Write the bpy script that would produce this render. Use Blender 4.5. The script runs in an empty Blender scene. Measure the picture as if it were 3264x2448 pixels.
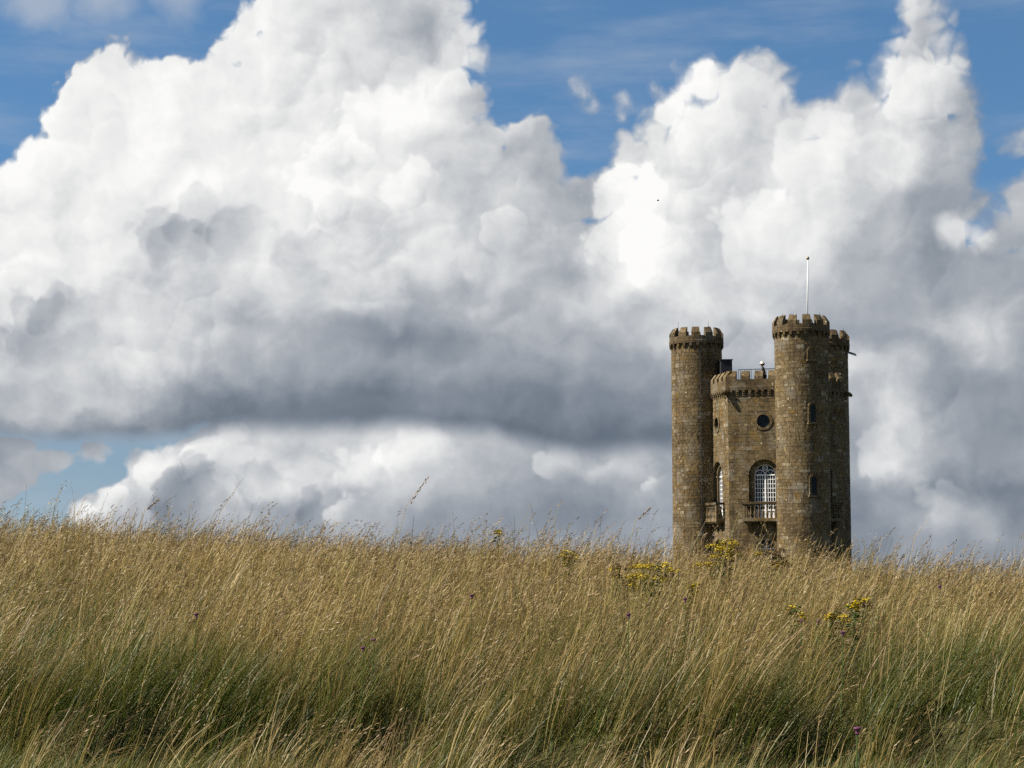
import bpy, bmesh, math, random
import numpy as np
from mathutils import Vector, Matrix

# ------------------------------------------------------------------ camera
scene = bpy.context.scene
FPX, YH, ROLL = 6000.0, 1735.0, 0.15          # focal length and horizon in photo pixels
EYE = Vector((0.0, 0.0, 3.6))
PITCH = math.atan((YH - 1224.0) / FPX)
cam_data = bpy.data.cameras.new("camera")
cam_data.sensor_width = 36.0
cam_data.lens = 36.0 * FPX / 3264.0
cam_data.clip_start = 0.1
cam_data.clip_end = 20000.0
cam = bpy.data.objects.new("camera", cam_data)
scene.collection.objects.link(cam)
cam.location = EYE
cam.rotation_euler = (Matrix.Rotation(math.pi / 2 + PITCH, 3, 'X') @ Matrix.Rotation(math.radians(-ROLL), 3, 'Z')).to_euler()
scene.camera = cam

def ray(px, py):
    """Unit direction in the world of a point of the photograph."""
    d = Vector(((px - 1632.0) / FPX, -(py - 1224.0) / FPX, -1.0))
    return (cam.rotation_euler.to_matrix() @ d).normalized()

# ------------------------------------------------------------------ sun, exposure
SUN_AZ, SUN_EL = math.radians(82.0), math.radians(46.0)   # to the left of the line from tower to camera
to_sun = Vector((-math.sin(SUN_AZ) * math.cos(SUN_EL), -math.cos(SUN_AZ) * math.cos(SUN_EL), math.sin(SUN_EL)))
sun_data = bpy.data.lights.new("sun", 'SUN')
sun_data.energy = 5.0
sun_data.angle = math.radians(0.53)
sun_data.color = (1.0, 0.93, 0.82)
sun = bpy.data.objects.new("sun", sun_data)
scene.collection.objects.link(sun)
sun.rotation_euler = to_sun.to_track_quat('Z', 'Y').to_euler()
sun.location = (-60, -10, 80)

vs = scene.view_settings
vs.view_transform = 'Standard'
vs.look = 'None'
vs.gamma = 1.0
vs.exposure = 0.85
vs.use_curve_mapping = False
scene.cycles.use_denoising = False
scene.cycles.use_adaptive_sampling = True
scene.cycles.adaptive_threshold = 0.02
scene.cycles.adaptive_min_samples = 12
scene.cycles.max_bounces = 4
scene.cycles.diffuse_bounces = 2
scene.cycles.transparent_max_bounces = 8
scene.render.film_transparent = False

# ------------------------------------------------------------------ world: sky with cumulus
world = bpy.data.worlds.new("World")
scene.world = world
world.use_nodes = True
WT = world.node_tree
WT.nodes.clear()

class S:
    """A shader socket with arithmetic."""
    def __init__(self, sock): self.s = sock
    def __add__(a, b): return M('ADD', a, b)
    def __radd__(a, b): return M('ADD', b, a)
    def __sub__(a, b): return M('SUBTRACT', a, b)
    def __rsub__(a, b): return M('SUBTRACT', b, a)
    def __mul__(a, b): return M('MULTIPLY', a, b)
    def __rmul__(a, b): return M('MULTIPLY', b, a)
    def __truediv__(a, b): return M('DIVIDE', a, b)

def put(tree, sock, v):
    if isinstance(v, S): tree.links.new(v.s, sock)
    elif isinstance(v, (int, float)): sock.default_value = v
    else: sock.default_value = v

_tree = [WT]
def M(op, a, b=None, c=None):
    n = _tree[0].nodes.new('ShaderNodeMath'); n.operation = op
    put(_tree[0], n.inputs[0], a)
    if b is not None: put(_tree[0], n.inputs[1], b)
    if c is not None: put(_tree[0], n.inputs[2], c)
    return S(n.outputs[0])
def V(op, a, b=None, scale=None):
    n = _tree[0].nodes.new('ShaderNodeVectorMath'); n.operation = op
    put(_tree[0], n.inputs[0], a)
    if b is not None: put(_tree[0], n.inputs[1], b)
    if scale is not None: put(_tree[0], n.inputs['Scale'], scale)
    return S(n.outputs['Value'] if op in ('DISTANCE', 'LENGTH', 'DOT_PRODUCT') else n.outputs['Vector'])
def smooth(x, e0, e1, a=0.0, b=1.0):
    n = _tree[0].nodes.new('ShaderNodeMapRange'); n.interpolation_type = 'SMOOTHSTEP'
    put(_tree[0], n.inputs['Value'], x); put(_tree[0], n.inputs['From Min'], e0); put(_tree[0], n.inputs['From Max'], e1)
    n.inputs['To Min'].default_value = a; n.inputs['To Max'].default_value = b
    return S(n.outputs['Result'])
def lin(x, e0, e1, a=0.0, b=1.0):
    n = _tree[0].nodes.new('ShaderNodeMapRange'); n.interpolation_type = 'LINEAR'; n.clamp = True
    put(_tree[0], n.inputs['Value'], x); put(_tree[0], n.inputs['From Min'], e0); put(_tree[0], n.inputs['From Max'], e1)
    put(_tree[0], n.inputs['To Min'], a); put(_tree[0], n.inputs['To Max'], b)
    return S(n.outputs['Result'])
def mix(f, a, b):
    n = _tree[0].nodes.new('ShaderNodeMix'); n.data_type = 'FLOAT'
    put(_tree[0], n.inputs[0], f); put(_tree[0], n.inputs[2], a); put(_tree[0], n.inputs[3], b)
    return S(n.outputs[0])
def mixc(f, a, b, mode='MIX'):
    n = _tree[0].nodes.new('ShaderNodeMix'); n.data_type = 'RGBA'; n.blend_type = mode
    put(_tree[0], n.inputs[0], f); put(_tree[0], n.inputs[6], a); put(_tree[0], n.inputs[7], b)
    return S(n.outputs[2])
def xyz(x, y, z):
    n = _tree[0].nodes.new('ShaderNodeCombineXYZ')
    for i, v in enumerate((x, y, z)): put(_tree[0], n.inputs[i], v)
    return S(n.outputs[0])
def sep(v):
    n = _tree[0].nodes.new('ShaderNodeSeparateXYZ'); put(_tree[0], n.inputs[0], v)
    return [S(o) for o in n.outputs]
def noise(p, scale, detail=3.0, rough=0.5, dist=0.0, dim='3D', color=False):
    n = _tree[0].nodes.new('ShaderNodeTexNoise'); n.noise_dimensions = dim
    put(_tree[0], n.inputs['Vector'], p); n.inputs['Scale'].default_value = scale
    n.inputs['Detail'].default_value = detail; n.inputs['Roughness'].default_value = rough; n.inputs['Distortion'].default_value = dist
    return S(n.outputs['Color'] if color else n.outputs[0])
def ramp(x, stops, interp='LINEAR'):
    n = _tree[0].nodes.new('ShaderNodeValToRGB'); put(_tree[0], n.inputs[0], x)
    cr = n.color_ramp; cr.interpolation = interp
    while len(cr.elements) < len(stops): cr.elements.new(0.5)
    for e, (p, c) in zip(cr.elements, stops):
        e.position = p; e.color = (c, c, c, 1) if isinstance(c, (int, float)) else (*c, 1)
    return S(n.outputs[0])

tc = WT.nodes.new('ShaderNodeTexCoord')
DIR = S(tc.outputs['Generated'])
dx, dy, dz = sep(DIR)
# sky coordinates: azimuth and elevation, in thousandths of the photograph's pixels
U = M('ARCTAN2', dx, dy) * 6.0
W = M('ARCSINE', dz) * 6.0
def uv(px, py):
    d = ray(px, py)
    return math.atan2(d.x, d.y) * 6.0, math.asin(d.z) * 6.0
P = xyz(U, W, 0.0)

# turbulent bending of the sky coordinates
wa = V('SUBTRACT', noise(P, 2.2, 3, 0.55, color=True), (0.5, 0.5, 0.5))
wb = V('SUBTRACT', noise(P, 7.0, 4, 0.5, color=True), (0.5, 0.5, 0.5))
PW = V('ADD', V('ADD', P, V('SCALE', wa, scale=0.10)), V('SCALE', wb, scale=0.05))
wc = V('SUBTRACT', noise(P, 11.0, 5, 0.62, color=True), (0.5, 0.5, 0.5))
PT = V('ADD', V('ADD', V('ADD', P, V('SCALE', wa, scale=0.20)), V('SCALE', wb, scale=0.12)), V('SCALE', wc, scale=0.06))

L2 = (-0.68, 0.73)
def puffs(p, scale, seed):
    """Rounded cloud heads: how each faces the sun, and how far it bulges."""
    n = WT.nodes.new('ShaderNodeTexVoronoi'); n.voronoi_dimensions = '2D'; n.feature = 'SMOOTH_F1' if scale < 10 else 'F1'
    if scale < 10: n.inputs['Smoothness'].default_value = 0.22
    q = V('ADD', p, (seed, seed * 1.7, 0))
    put(WT, n.inputs['Vector'], q)
    n.inputs['Scale'].default_value = scale
    rel = V('SUBTRACT', q, S(n.outputs['Position']))
    return V('DOT_PRODUCT', rel, (L2[0], L2[1], 0)) * scale, S(n.outputs['Distance'])

def shade(p, scale, detail, rough, step):
    """Light and shade of billows: how the thickness falls off towards the sun."""
    q = V('ADD', p, (L2[0] * step, L2[1] * step, 0))
    h0 = noise(p, scale, detail, rough); h1 = noise(q, scale, detail, rough)
    return h0 - h1, h0

PH = V('ADD', V('ADD', P, V('SCALE', wa, scale=0.10)), V('SCALE', wb, scale=0.11))
l1, d1 = puffs(PH, 3.6, 2.7)
l2, d2 = puffs(PH, 7.6, 8.3)
l3, d3 = puffs(PH, 16.0, 1.3)
l4, d4 = puffs(PH, 36.0, 5.9)
sh1, h1 = shade(PT, 2.8, 5, 0.48, 0.09)
sh2, h2 = shade(PW, 9.0, 5, 0.55, 0.03)
fine = h2
mid = h1
crisp = smooth(noise(P, 2.6, 2, 0.5), 0.46, 0.62)        # where the heads stand out hard
heads = l1 * 0.34 + l2 * 0.26 + l3 * 0.06
relief = sh1 * 1.5 + sh2 * 0.40 + heads * (crisp * 0.62 + 0.16) * smooth(W, 0.10, 0.75, 0.35, 1.0)
bulge = (0.42 - d2) * 0.075 + (0.40 - d3) * 0.040 + (0.40 - d4) * 0.014 + (h2 - 0.5) * 0.025

def union(blobs, p):
    r = None
    for px, py, rad in blobs:
        c = uv(px, py)
        n = V('DISTANCE', p, (c[0], c[1], 0.0)) - rad / 1000.0
        r = n if r is None else M('SMOOTH_MIN', r, n, 0.03)
    return r

HEAP = [  # the great heap on one side
 (-60, 700, 130), (30, 620, 95), (90, 590, 100), (150, 520, 105), (210, 440, 100), (270, 360, 110), (270, 270, 62), (340, 240, 80), (400, 250, 85),
 (470, 270, 85), (550, 240, 80), (655, 215, 62), (600, 320, 90), (720, 250, 90), (800, 130, 75), (835, 60, 50), (900, 30, 90), (1000, -30, 160), (1200, 0, 200),
 (1380, 60, 110), (1450, 70, 65), (1470, 140, 80), (1400, 220, 100), (1500, 310, 70), (1560, 300, 40), (1560, 420, 90), (1640, 440, 75), (1710, 430, 80), (1720, 520, 90),
 (1880, 640, 110), (1960, 600, 80)]
TWIN = [
 (2030, 500, 80), (2090, 440, 75), (2160, 340, 80), (2200, 280, 70), (2270, 260, 70), (2360, 260, 80), (2440, 290, 90), (2490, 300, 62), 
 (2560, 400, 80), (2640, 390, 75), (2700, 320, 42), (2740, 330, 70), (2800, 290, 55), (2870, 130, 45), (2860, 240, 60), (2935, 20, 55), (2945, 100, 85), (3005, 110, 40), (2970, 220, 90),
 (3020, 300, 80), (3040, 420, 85), (3050, 530, 80), (2950, 680, 130), (3070, 600, 60), (3090, 700, 55),
 (3260, 480, 42), (3300, 640, 95), (3250, 760, 85), (3170, 800, 75)]
CORE = [(0, 590), (100, 530), (200, 420), (280, 310), (350, 235), (500, 235), (620, 270), (720, 240), (790, 140), (850, 55), (950, 20), (1400, 60), (1470, 170), (1490, 310), (1570, 420), (1700, 470), (1770, 560), (1850, 640),
        (1960, 640), (2100, 460), (2170, 340), (2250, 270), (2450, 290), (2530, 390), (2650, 410), (2840, 280), (2880, 130), (2930, 5), (2985, 90), (3030, 330), (3070, 600), (3085, 780)]
pu, pv, _ = sep(PW)
core_t = ramp(lin(pu, uv(0, 500)[0], uv(3264, 500)[0]), [(x / 3264.0, uv(x, y)[1] / 2.0) for x, y in CORE]) * 2.0
sdf = M('MINIMUM', M('SMOOTH_MIN', union(HEAP, PW), union(TWIN, PW), 0.03), pv - core_t)
def lumps(items):
    """Cloud heads that stand in front of others: sharp towards the sun, melting away on the far side."""
    r = None
    for px, py, rad, amp in items:
        c = uv(px, py); rad /= 1000.0
        rel = V('SUBTRACT', PW, (c[0], c[1], 0.0))
        e = smooth(V('LENGTH', rel) - bulge, rad + 0.014, rad - 0.016)
        g = smooth(V('DOT_PRODUCT', rel, (L2[0] / rad, L2[1] / rad, 0)), -0.85, 0.6)
        v = e * g * amp
        r = v if r is None else r + v
    return r

COLS = [i / 24.0 for i in range(25)]
def grid(rows, p):
    """Tone of the cloud as the eye sweeps over it: rows of values between which the sky is blended."""
    pu, pv, _ = sep(p)
    t = lin(pu, uv(0, 900)[0], uv(3264, 900)[0])
    out = None; last = None
    for y, vals in rows:
        r = ramp(t, list(zip(COLS, vals)), 'LINEAR')
        if out is None: out = r
        else: out = mix(smooth(pv, uv(1632, last)[1], uv(1632, y)[1]), out, r)
        last = y
    return out

MAIN = [
 (0,   [.95,.95,.95,.95,.95,.95,.97,.95,.88,.80,.78,.85,.85,.80,.80,.85,.90,.90,.90,.88,.85,.85,.83,.80,.75]),
 (120, [.95,.95,.95,.96,.96,.97,.97,.93,.88,.82,.80,.84,.84,.80,.80,.88,.92,.92,.90,.88,.86,.87,.84,.78,.75]),
 (240, [.96,.96,.97,.97,.97,.96,.93,.90,.84,.90,.90,.78,.82,.80,.80,.90,.93,.93,.90,.82,.84,.88,.84,.76,.72]),
 (360, [.97,.97,.97,.97,.97,.97,.95,.90,.86,.95,.93,.84,.85,.78,.80,.86,.93,.93,.90,.84,.85,.90,.84,.76,.72]),
 (480, [.97,.98,.97,.97,.97,.97,.95,.90,.90,.93,.90,.82,.78,.72,.76,.80,.93,.92,.88,.88,.90,.88,.76,.70,.75]),
 (600, [.97,.98,.97,.97,.99,.99,.97,.96,.95,.93,.88,.78,.76,.73,.74,.95,.92,.82,.90,.92,.86,.82,.70,.66,.75]),
 (720, [.97,.97,.97,.95,.84,.85,.93,.95,.88,.82,.86,.80,.75,.72,.75,.98,.93,.82,.94,.90,.86,.72,.66,.65,.72]),
 (840, [.96,.97,.96,.93,.82,.82,.93,.80,.85,.84,.85,.84,.76,.72,.93,.97,.90,.86,.93,.88,.76,.66,.62,.64,.68]),
 (960, [.84,.78,.88,.88,.82,.78,.83,.85,.82,.78,.76,.78,.76,.74,.80,.76,.90,.88,.84,.76,.70,.66,.66,.66,.68]),
 (1080,[.76,.76,.86,.86,.80,.76,.74,.68,.60,.56,.57,.60,.64,.68,.72,.76,.80,.78,.74,.68,.64,.64,.74,.74,.68]),
 (1170,[.80,.83,.84,.82,.77,.72,.66,.66,.65,.65,.65,.63,.61,.61,.63,.66,.70,.68,.66,.66,.80,.74,.64,.74,.68]),
 (1290,[.72,.76,.74,.72,.60,.54,.52,.50,.50,.50,.52,.52,.50,.51,.54,.56,.58,.58,.60,.64,.72,.82,.68,.60,.64]),
 (1400,[.52,.50,.48,.48,.47,.45,.45,.45,.45,.45,.45,.45,.44,.45,.45,.46,.48,.50,.54,.60,.66,.84,.68,.56,.58]),
]
LOW = [
 (1400,[.58,.60,.58,.60,.74,.76,.76,.74,.76,.76,.78,.74,.66,.62,.60,.66,.66,.66,.66,.64,.60,.76,.62,.52,.56]),
 (1470,[.55,.64,.70,.84,.86,.80,.82,.80,.74,.83,.80,.72,.64,.64,.76,.66,.66,.66,.66,.64,.62,.80,.66,.56,.56]),
 (1550,[.64,.60,.70,.86,.72,.66,.84,.80,.66,.72,.74,.68,.60,.57,.57,.66,.62,.62,.62,.56,.50,.58,.50,.48,.49]),
 (1640,[.62,.60,.84,.70,.58,.64,.62,.58,.72,.60,.53,.58,.54,.52,.52,.60,.58,.58,.56,.52,.52,.58,.68,.62,.52]),
 (1760,[.58,.58,.60,.58,.55,.55,.55,.55,.55,.55,.53,.55,.55,.55,.55,.55,.54,.54,.54,.51,.49,.51,.54,.54,.56]),
]
tone_main = grid(MAIN, PT)
tone_low = grid(LOW, PT)
# far heaps under the dark base stand in clear air on one side
LOWB = [(250, 1620, 32), (310, 1600, 45), (345, 1560, 38), (400, 1560, 60), (450, 1480, 50), (520, 1470, 62), (600, 1500, 80), (600, 1420, 45), (680, 1400, 80), (800, 1480, 170), (1000, 1540, 240), (560, 1620, 150), (340, 1670, 90), (420, 1700, 120),
        (1400, 1600, 400), (2000, 1600, 450), (2700, 1600, 500), (3200, 1600, 450), (1000,1750,300), (600,1750,160), (60, 1470, 75), (150, 1460, 50), (-40, 1520, 90), (300, 1420, 40)]
sdf_low = union(LOWB, PW)
a_low = smooth(sdf_low - bulge * 0.6, 0.012, -0.012)
# underside of the great cloud deck
base_stops = [(0, 1395), (200, 1400), (400, 1400), (560, 1392), (640, 1376), (720, 1364), (860, 1366), (1000, 1368), (1100, 1358), (1250, 1356), (1400, 1366), (1550, 1372), (1640, 1400), (1760, 1425), (1900, 1436), (2100, 1425), (2600, 1440), (2760, 1400), (3264, 1420)]
bu = lin(U + (mid - 0.5) * 0.05, uv(0, 1400)[0], uv(3264, 1400)[0])
base_v = ramp(bu, [(x / 3264.0, uv(x, y)[1]) for x, y in base_stops], 'EASE')
Wn = W + (fine - 0.5) * 0.05 + (mid - 0.5) * 0.03
a_deck = smooth(Wn - base_v, -0.040, 0.045)
right_soft = smooth(U, 0.95, 1.15)
a_deck = mix(right_soft, a_deck, smooth(W - base_v + (mid - 0.5) * 0.5, -0.10, 0.12))

edge = smooth(U, -0.6, 1.0, 0.018, 0.036)           # the near heap is crisper than the others
fuzzy = (noise(PW, 3.0, 2, 0.5) - 0.5) * 0.03 + edge
a_main = smooth(sdf - bulge, fuzzy, fuzzy * -1.0) * a_deck

# tone: broad light and shade, plus the modelling of the heads
k = lin(tone_main, 0.48, 0.85, 0.10, 0.28)
broken = lin(noise(PW, 5.0, 4, 0.48), 0.30, 0.70, 0.60, 1.40)
tone_main = 0.97 - (0.97 - tone_main) * mix(smooth(tone_main, 0.62, 0.80), 1.0, broken)
lump_main = lumps([(2000, 690, 165, .15), (2120, 800, 130, .10), (1240, 390, 150, .10), (1100, 570, 150, .08), (1330, 620, 110, .10), (2430, 740, 150, .10), (2280, 340, 170, .07), (1620, 760, 90, .08),
    (2600, 520, 150, .08), (2930, 300, 150, .08), (530, 750, 95, -.09), (640, 700, 100, -.08), (740, 730, 85, -.08), (600, 830, 130, -.06), (190, 985, 80, -.09), (110, 1020, 90, -.09), (1080, 700, 90, -.06), (980, 800, 110, -.06)])
lump_low = lumps([(520, 1490, 85, .13), (700, 1440, 100, .12), (370, 1580, 60, .14), (265, 1630, 40, .12), (1330, 1450, 110, .09), (1140, 1510, 95, .10), (1105, 1615, 60, .16), (1790, 1480, 80, .12), (2810, 1450, 90, .16), (620, 1600, 130, -.14), (860, 1560, 90, -.10), (2080, 1530, 45, .16), (3000, 1620, 80, .10), (1000, 1640, 70, -.1)])
t_main = tone_main - 0.035 + lump_main + relief * k + (mid - 0.5) * 0.12 + (fine - 0.5) * 0.02
k2 = lin(tone_low, 0.45, 0.85, 0.12, 0.30)
t_low = tone_low + lump_low + relief * k2 + 0.015 + (mid - 0.5) * 0.12 + (fine - 0.5) * 0.04
alpha = M('MAXIMUM', a_main, a_low)
tone = mix(a_main, t_low, t_main)
# small loose clouds
EXTRA = [(1855, 305, 30), (1880, 330, 26), (1990, 330, 14), (2735, 222, 20), (1978, 480, 22), (1985, 375, 20), (2060, 360, 16)]
loose = smooth(union(EXTRA, V('ADD', P, V('SCALE', wb, scale=0.12))) - (fine - 0.5) * 0.10, 0.02, -0.03) * 0.75
BRIGHT = [(3045, 755, 40), (3085, 750, 42), (3110, 765, 36), (3060, 770, 30)]
bright = smooth(union(BRIGHT, PW) - bulge * 0.5, 0.034, -0.026) * 0.85
alpha = M('MAXIMUM', alpha, M('MAXIMUM', loose, bright))
tone = mix(loose, tone, 0.86)
tone = mix(bright, tone, 0.90 + relief * 0.25)
# veil of high thin cloud
veil = smooth(noise(V('MULTIPLY', P, (0.7, 3.2, 1.0)), 1.6, 5, 0.6), 0.42, 0.80) * 0.34
tl = smooth(union([(120, -20, 90), (330, -10, 70), (560, -30, 60)], V('MULTIPLY', PT, (1, 1, 1))), 0.09, -0.06) * 0.62
veil = M('MAXIMUM', veil, tl)

TINT = [(0.0, (0.02, 0.03, 0.05)), (0.40, (0.120, 0.150, 0.195)), (0.50, (0.21, 0.245, 0.295)), (0.60, (0.325, 0.355, 0.40)), (0.70, (0.46, 0.485, 0.52)), (0.80, (0.63, 0.645, 0.66)), (0.90, (0.81, 0.815, 0.81)), (1.0, (0.96, 0.955, 0.94))]
def background(color, strength):
    n = WT.nodes.new('ShaderNodeBackground'); put(WT, n.inputs[0], color); n.inputs[1].default_value = strength
    return S(n.outputs[0])
def mixs(f, a, b):
    n = WT.nodes.new('ShaderNodeMixShader')
    WT.links.new(f.s, n.inputs[0]); WT.links.new(a.s, n.inputs[1]); WT.links.new(b.s, n.inputs[2])
    return S(n.outputs[0])
sky = WT.nodes.new('ShaderNodeTexSky')
sky.sky_type = 'NISHITA'
sky.sun_disc = False
sky.sun_elevation = SUN_EL
sky.sun_rotation = math.atan2(to_sun.x, to_sun.y)
sky.air_density = 1.0
sky.dust_density = 0.4
sky.ozone_density = 2.0
WT.links.new(V('ADD', V('MULTIPLY', DIR, (1.0, 1.0, 0.75)), (0.0, 0.0, 0.14)).s, sky.inputs[0])
BLUE = mixc(1.0, S(sky.outputs[0]), mixc(smooth(W, 0.1, 1.1), (0.92, 0.88, 0.80, 1), (0.61, 0.87, 1.01, 1)), 'MULTIPLY')
view = mixs(alpha, mixs(veil, background(BLUE, 0.062), background((0.52, 0.56, 0.62, 1), 0.55)), background(ramp(tone, TINT), 0.565))
# the rest of the sky, outside the picture: broken cumulus, made duller and sparser to cut fill light on the tower
out = M('MAXIMUM', smooth(M('ABSOLUTE', U), 1.75, 2.4), M('MAXIMUM', smooth(W, 1.78, 2.4), smooth(W, -0.2, -0.5)))
gen = noise(V('MULTIPLY', DIR, (1.0, 1.0, 1.7)), 2.6, 5, 0.58)
rest = mixs(smooth(gen, 0.51, 0.59), background(BLUE, 0.062), background(ramp(lin(gen, 0.53, 0.70, 0.76, 0.48), TINT), 0.565))
wo = WT.nodes.new('ShaderNodeOutputWorld')
WT.links.new(mixs(out, view, rest).s, wo.inputs['Surface'])
world.cycles.sampling_method = 'MANUAL'
world.cycles.sample_map_resolution = 512

# ------------------------------------------------------------------ helpers
COL = scene.collection
RNG = np.random.default_rng(11)
random.seed(5)

def link(name, data, parent=None, loc=None):
    o = bpy.data.objects.new(name, data)
    COL.objects.link(o)
    if parent is not None: o.parent = parent
    if loc is not None: o.location = loc
    return o
def tag(o, label=None, category=None, group=None, kind=None):
    if label: o["label"] = label
    if category: o["category"] = category
    if group: o["group"] = group
    if kind: o["kind"] = kind
    return o

class MB:
    """Collects faces; one mesh, with a tone value per face."""
    def __init__(self): self.v = []; self.f = []; self.t = []
    def add(self, verts, faces, tone=0.5):
        k = len(self.v)
        self.v.extend([tuple(p) for p in verts])
        for f in faces: self.f.append(tuple(i + k for i in f)); self.t.append(tone)
    def box(self, c, ex, ey, ez, hx, hy, hz, tone=0.5, taper=1.0):
        c = Vector(c); ex, ey, ez = Vector(ex), Vector(ey), Vector(ez)
        p = []
        for sz in (-1, 1):
            q = taper if sz > 0 else 1.0
            for sx, sy in ((-1, -1), (1, -1), (1, 1), (-1, 1)):
                p.append(c + ex * hx * sx * q + ey * hy * sy * q + ez * hz * sz)
        self.add(p, [(3, 2, 1, 0), (4, 5, 6, 7), (0, 1, 5, 4), (1, 2, 6, 5), (2, 3, 7, 6), (3, 0, 4, 7)], tone)
    def tube(self, pts, rad, n=8, tone=0.5, cap=True):
        pts = [Vector(p) for p in pts]
        rads = rad if isinstance(rad, (list, tuple)) else [rad] * len(pts)
        verts = []; faces = []
        for i, p in enumerate(pts):
            d = (pts[min(i + 1, len(pts) - 1)] - pts[max(i - 1, 0)]).normalized()
            a = d.orthogonal().normalized() if abs(d.z) < 0.9 else (Vector((1, 0, 0)) - d * d.x).normalized()
            b = d.cross(a)
            for j in range(n):
                w = 2 * math.pi * j / n
                verts.append(p + (a * math.cos(w) + b * math.sin(w)) * rads[i])
        for i in range(len(pts) - 1):
            for j in range(n):
                q = (j + 1) % n
                faces.append((i * n + j, i * n + q, (i + 1) * n + q, (i + 1) * n + j))
        if cap:
            faces.append(tuple(range(n))[::-1]); faces.append(tuple((len(pts) - 1) * n + j for j in range(n)))
        self.add(verts, faces, tone)
    def lathe(self, c, prof, n=8, tone=0.5):
        verts = []; faces = []
        for r, z in prof:
            for j in range(n):
                w = 2 * math.pi * j / n
                verts.append((c[0] + r * math.cos(w), c[1] + r * math.sin(w), c[2] + z))
        for i in range(len(prof) - 1):
            for j in range(n):
                q = (j + 1) % n
                faces.append((i * n + j, i * n + q, (i + 1) * n + q, (i + 1) * n + j))
        faces.append(tuple(range(n))[::-1]); faces.append(tuple((len(prof) - 1) * n + j for j in range(n)))
        self.add(verts, faces, tone)
    def mesh(self, name, mat, origin=(0, 0, 0), smooth_faces=False):
        o = Vector(origin)
        me = bpy.data.meshes.new(name)
        me.from_pydata([tuple(Vector(p) - o) for p in self.v], [], self.f)
        at = me.attributes.new("tone", 'FLOAT', 'FACE')
        at.data.foreach_set("value", self.t)
        me.materials.append(mat)
        if smooth_faces: me.polygons.foreach_set("use_smooth", [True] * len(me.polygons))
        me.update()
        return me
    def build(self, name, mat, parent=None, origin=(0, 0, 0), smooth_faces=False):
        return link(name, self.mesh(name, mat, origin, smooth_faces), parent, origin)

# ------------------------------------------------------------------ materials
def material(name):
    m = bpy.data.materials.new(name); m.use_nodes = True
    m.node_tree.nodes.clear()
    _tree[0] = m.node_tree
    return m
def attr(name, out='Fac'):
    n = _tree[0].nodes.new('ShaderNodeAttribute'); n.attribute_name = name
    return S(n.outputs[out])
def geo(out='Position'):
    return S(_tree[0].nodes.new('ShaderNodeNewGeometry').outputs[out])
def principled(color, rough=0.8, spec=0.3, metallic=0.0, bump=None, bump_d=0.02, bump_s=0.6, diff=0.0):
    t = _tree[0]
    n = t.nodes.new('ShaderNodeBsdfPrincipled')
    put(t, n.inputs['Base Color'], color if isinstance(color, S) else (*color, 1))
    put(t, n.inputs['Roughness'], rough)
    n.inputs['Metallic'].default_value = metallic
    n.inputs['Diffuse Roughness'].default_value = diff
    n.inputs['Specular IOR Level'].default_value = spec
    if bump is not None:
        b = t.nodes.new('ShaderNodeBump'); b.inputs['Strength'].default_value = bump_s; b.inputs['Distance'].default_value = bump_d
        put(t, b.inputs['Height'], bump); t.links.new(b.outputs[0], n.inputs['Normal'])
    return S(n.outputs[0])
def surface(sh):
    o = _tree[0].nodes.new('ShaderNodeOutputMaterial'); _tree[0].links.new(sh.s, o.inputs[0])

def stone_material(name, lift=1.0):
    m = material(name)
    p = geo('Position'); tone = attr("tone")
    base = ramp(tone, [(0.0, (0.078, 0.057, 0.029)), (0.25, (0.134, 0.098, 0.051)), (0.45, (0.174, 0.130, 0.069)), (0.60, (0.203, 0.153, 0.083)), (0.72, (0.190, 0.126, 0.047)), (0.80, (0.25, 0.20, 0.125)), (0.90, (0.30, 0.255, 0.18)), (1.0, (0.36, 0.315, 0.24))])
    broad = noise(p, 0.55, 4, 0.6)
    grain = noise(p, 7.0, 5, 0.65)
    c = mixc(smooth(grain, 0.35, 0.75), mixc(1.0, base, (0.62, 0.60, 0.58, 1), 'MULTIPLY'), mixc(1.0, base, (1.28, 1.25, 1.2, 1), 'MULTIPLY'))
    c = mixc(smooth(broad, 0.45, 0.68) * 0.7, c, mixc(1.0, c, (0.50, 0.47, 0.45, 1), 'MULTIPLY'))     # weather stains
    streak = noise(V('MULTIPLY', p, (2.4, 2.4, 0.16)), 1.0, 4, 0.6)
    c = mixc(smooth(streak, 0.48, 0.68) * 0.6, c, mixc(1.0, c, (0.50, 0.47, 0.46, 1), 'MULTIPLY'))     # rain streaks
    grey = smooth(noise(V('ADD', p, (4, 8, 1)), 0.9, 4, 0.62), 0.52, 0.66)
    c = mixc(grey * 0.55, c, (0.195, 0.172, 0.130, 1))
    ochre = smooth(noise(V('ADD', p, (9, 3, 5)), 1.7, 3, 0.6), 0.60, 0.70)
    c = mixc(ochre * 0.55, c, (0.20, 0.125, 0.028, 1))
    v = _tree[0].nodes.new('ShaderNodeTexVoronoi'); v.feature = 'F1'
    put(_tree[0], v.inputs['Vector'], V('ADD', p, V('SCALE', noise(p, 6, 2, 0.5, color=True), scale=0.1))); v.inputs['Scale'].default_value = 3.4
    dots = smooth(S(v.outputs['Distance']) + (noise(p, 1.1, 2, 0.5) - 0.5) * 0.30, 0.125, 0.070)
    c = mixc(dots * 0.85, c, (0.52, 0.48, 0.36, 1))                                                    # pale lichen
    if lift != 1.0: c = mixc(1.0, c, (lift, lift, lift, 1), 'MULTIPLY')
    surface(principled(c, 0.92, 0.15, bump=grain, bump_d=0.02, bump_s=0.5, diff=0.15))
    return m
STONE = stone_material("weathered_limestone")
MORTAR = stone_material("lime_mortar", 0.9)

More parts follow.
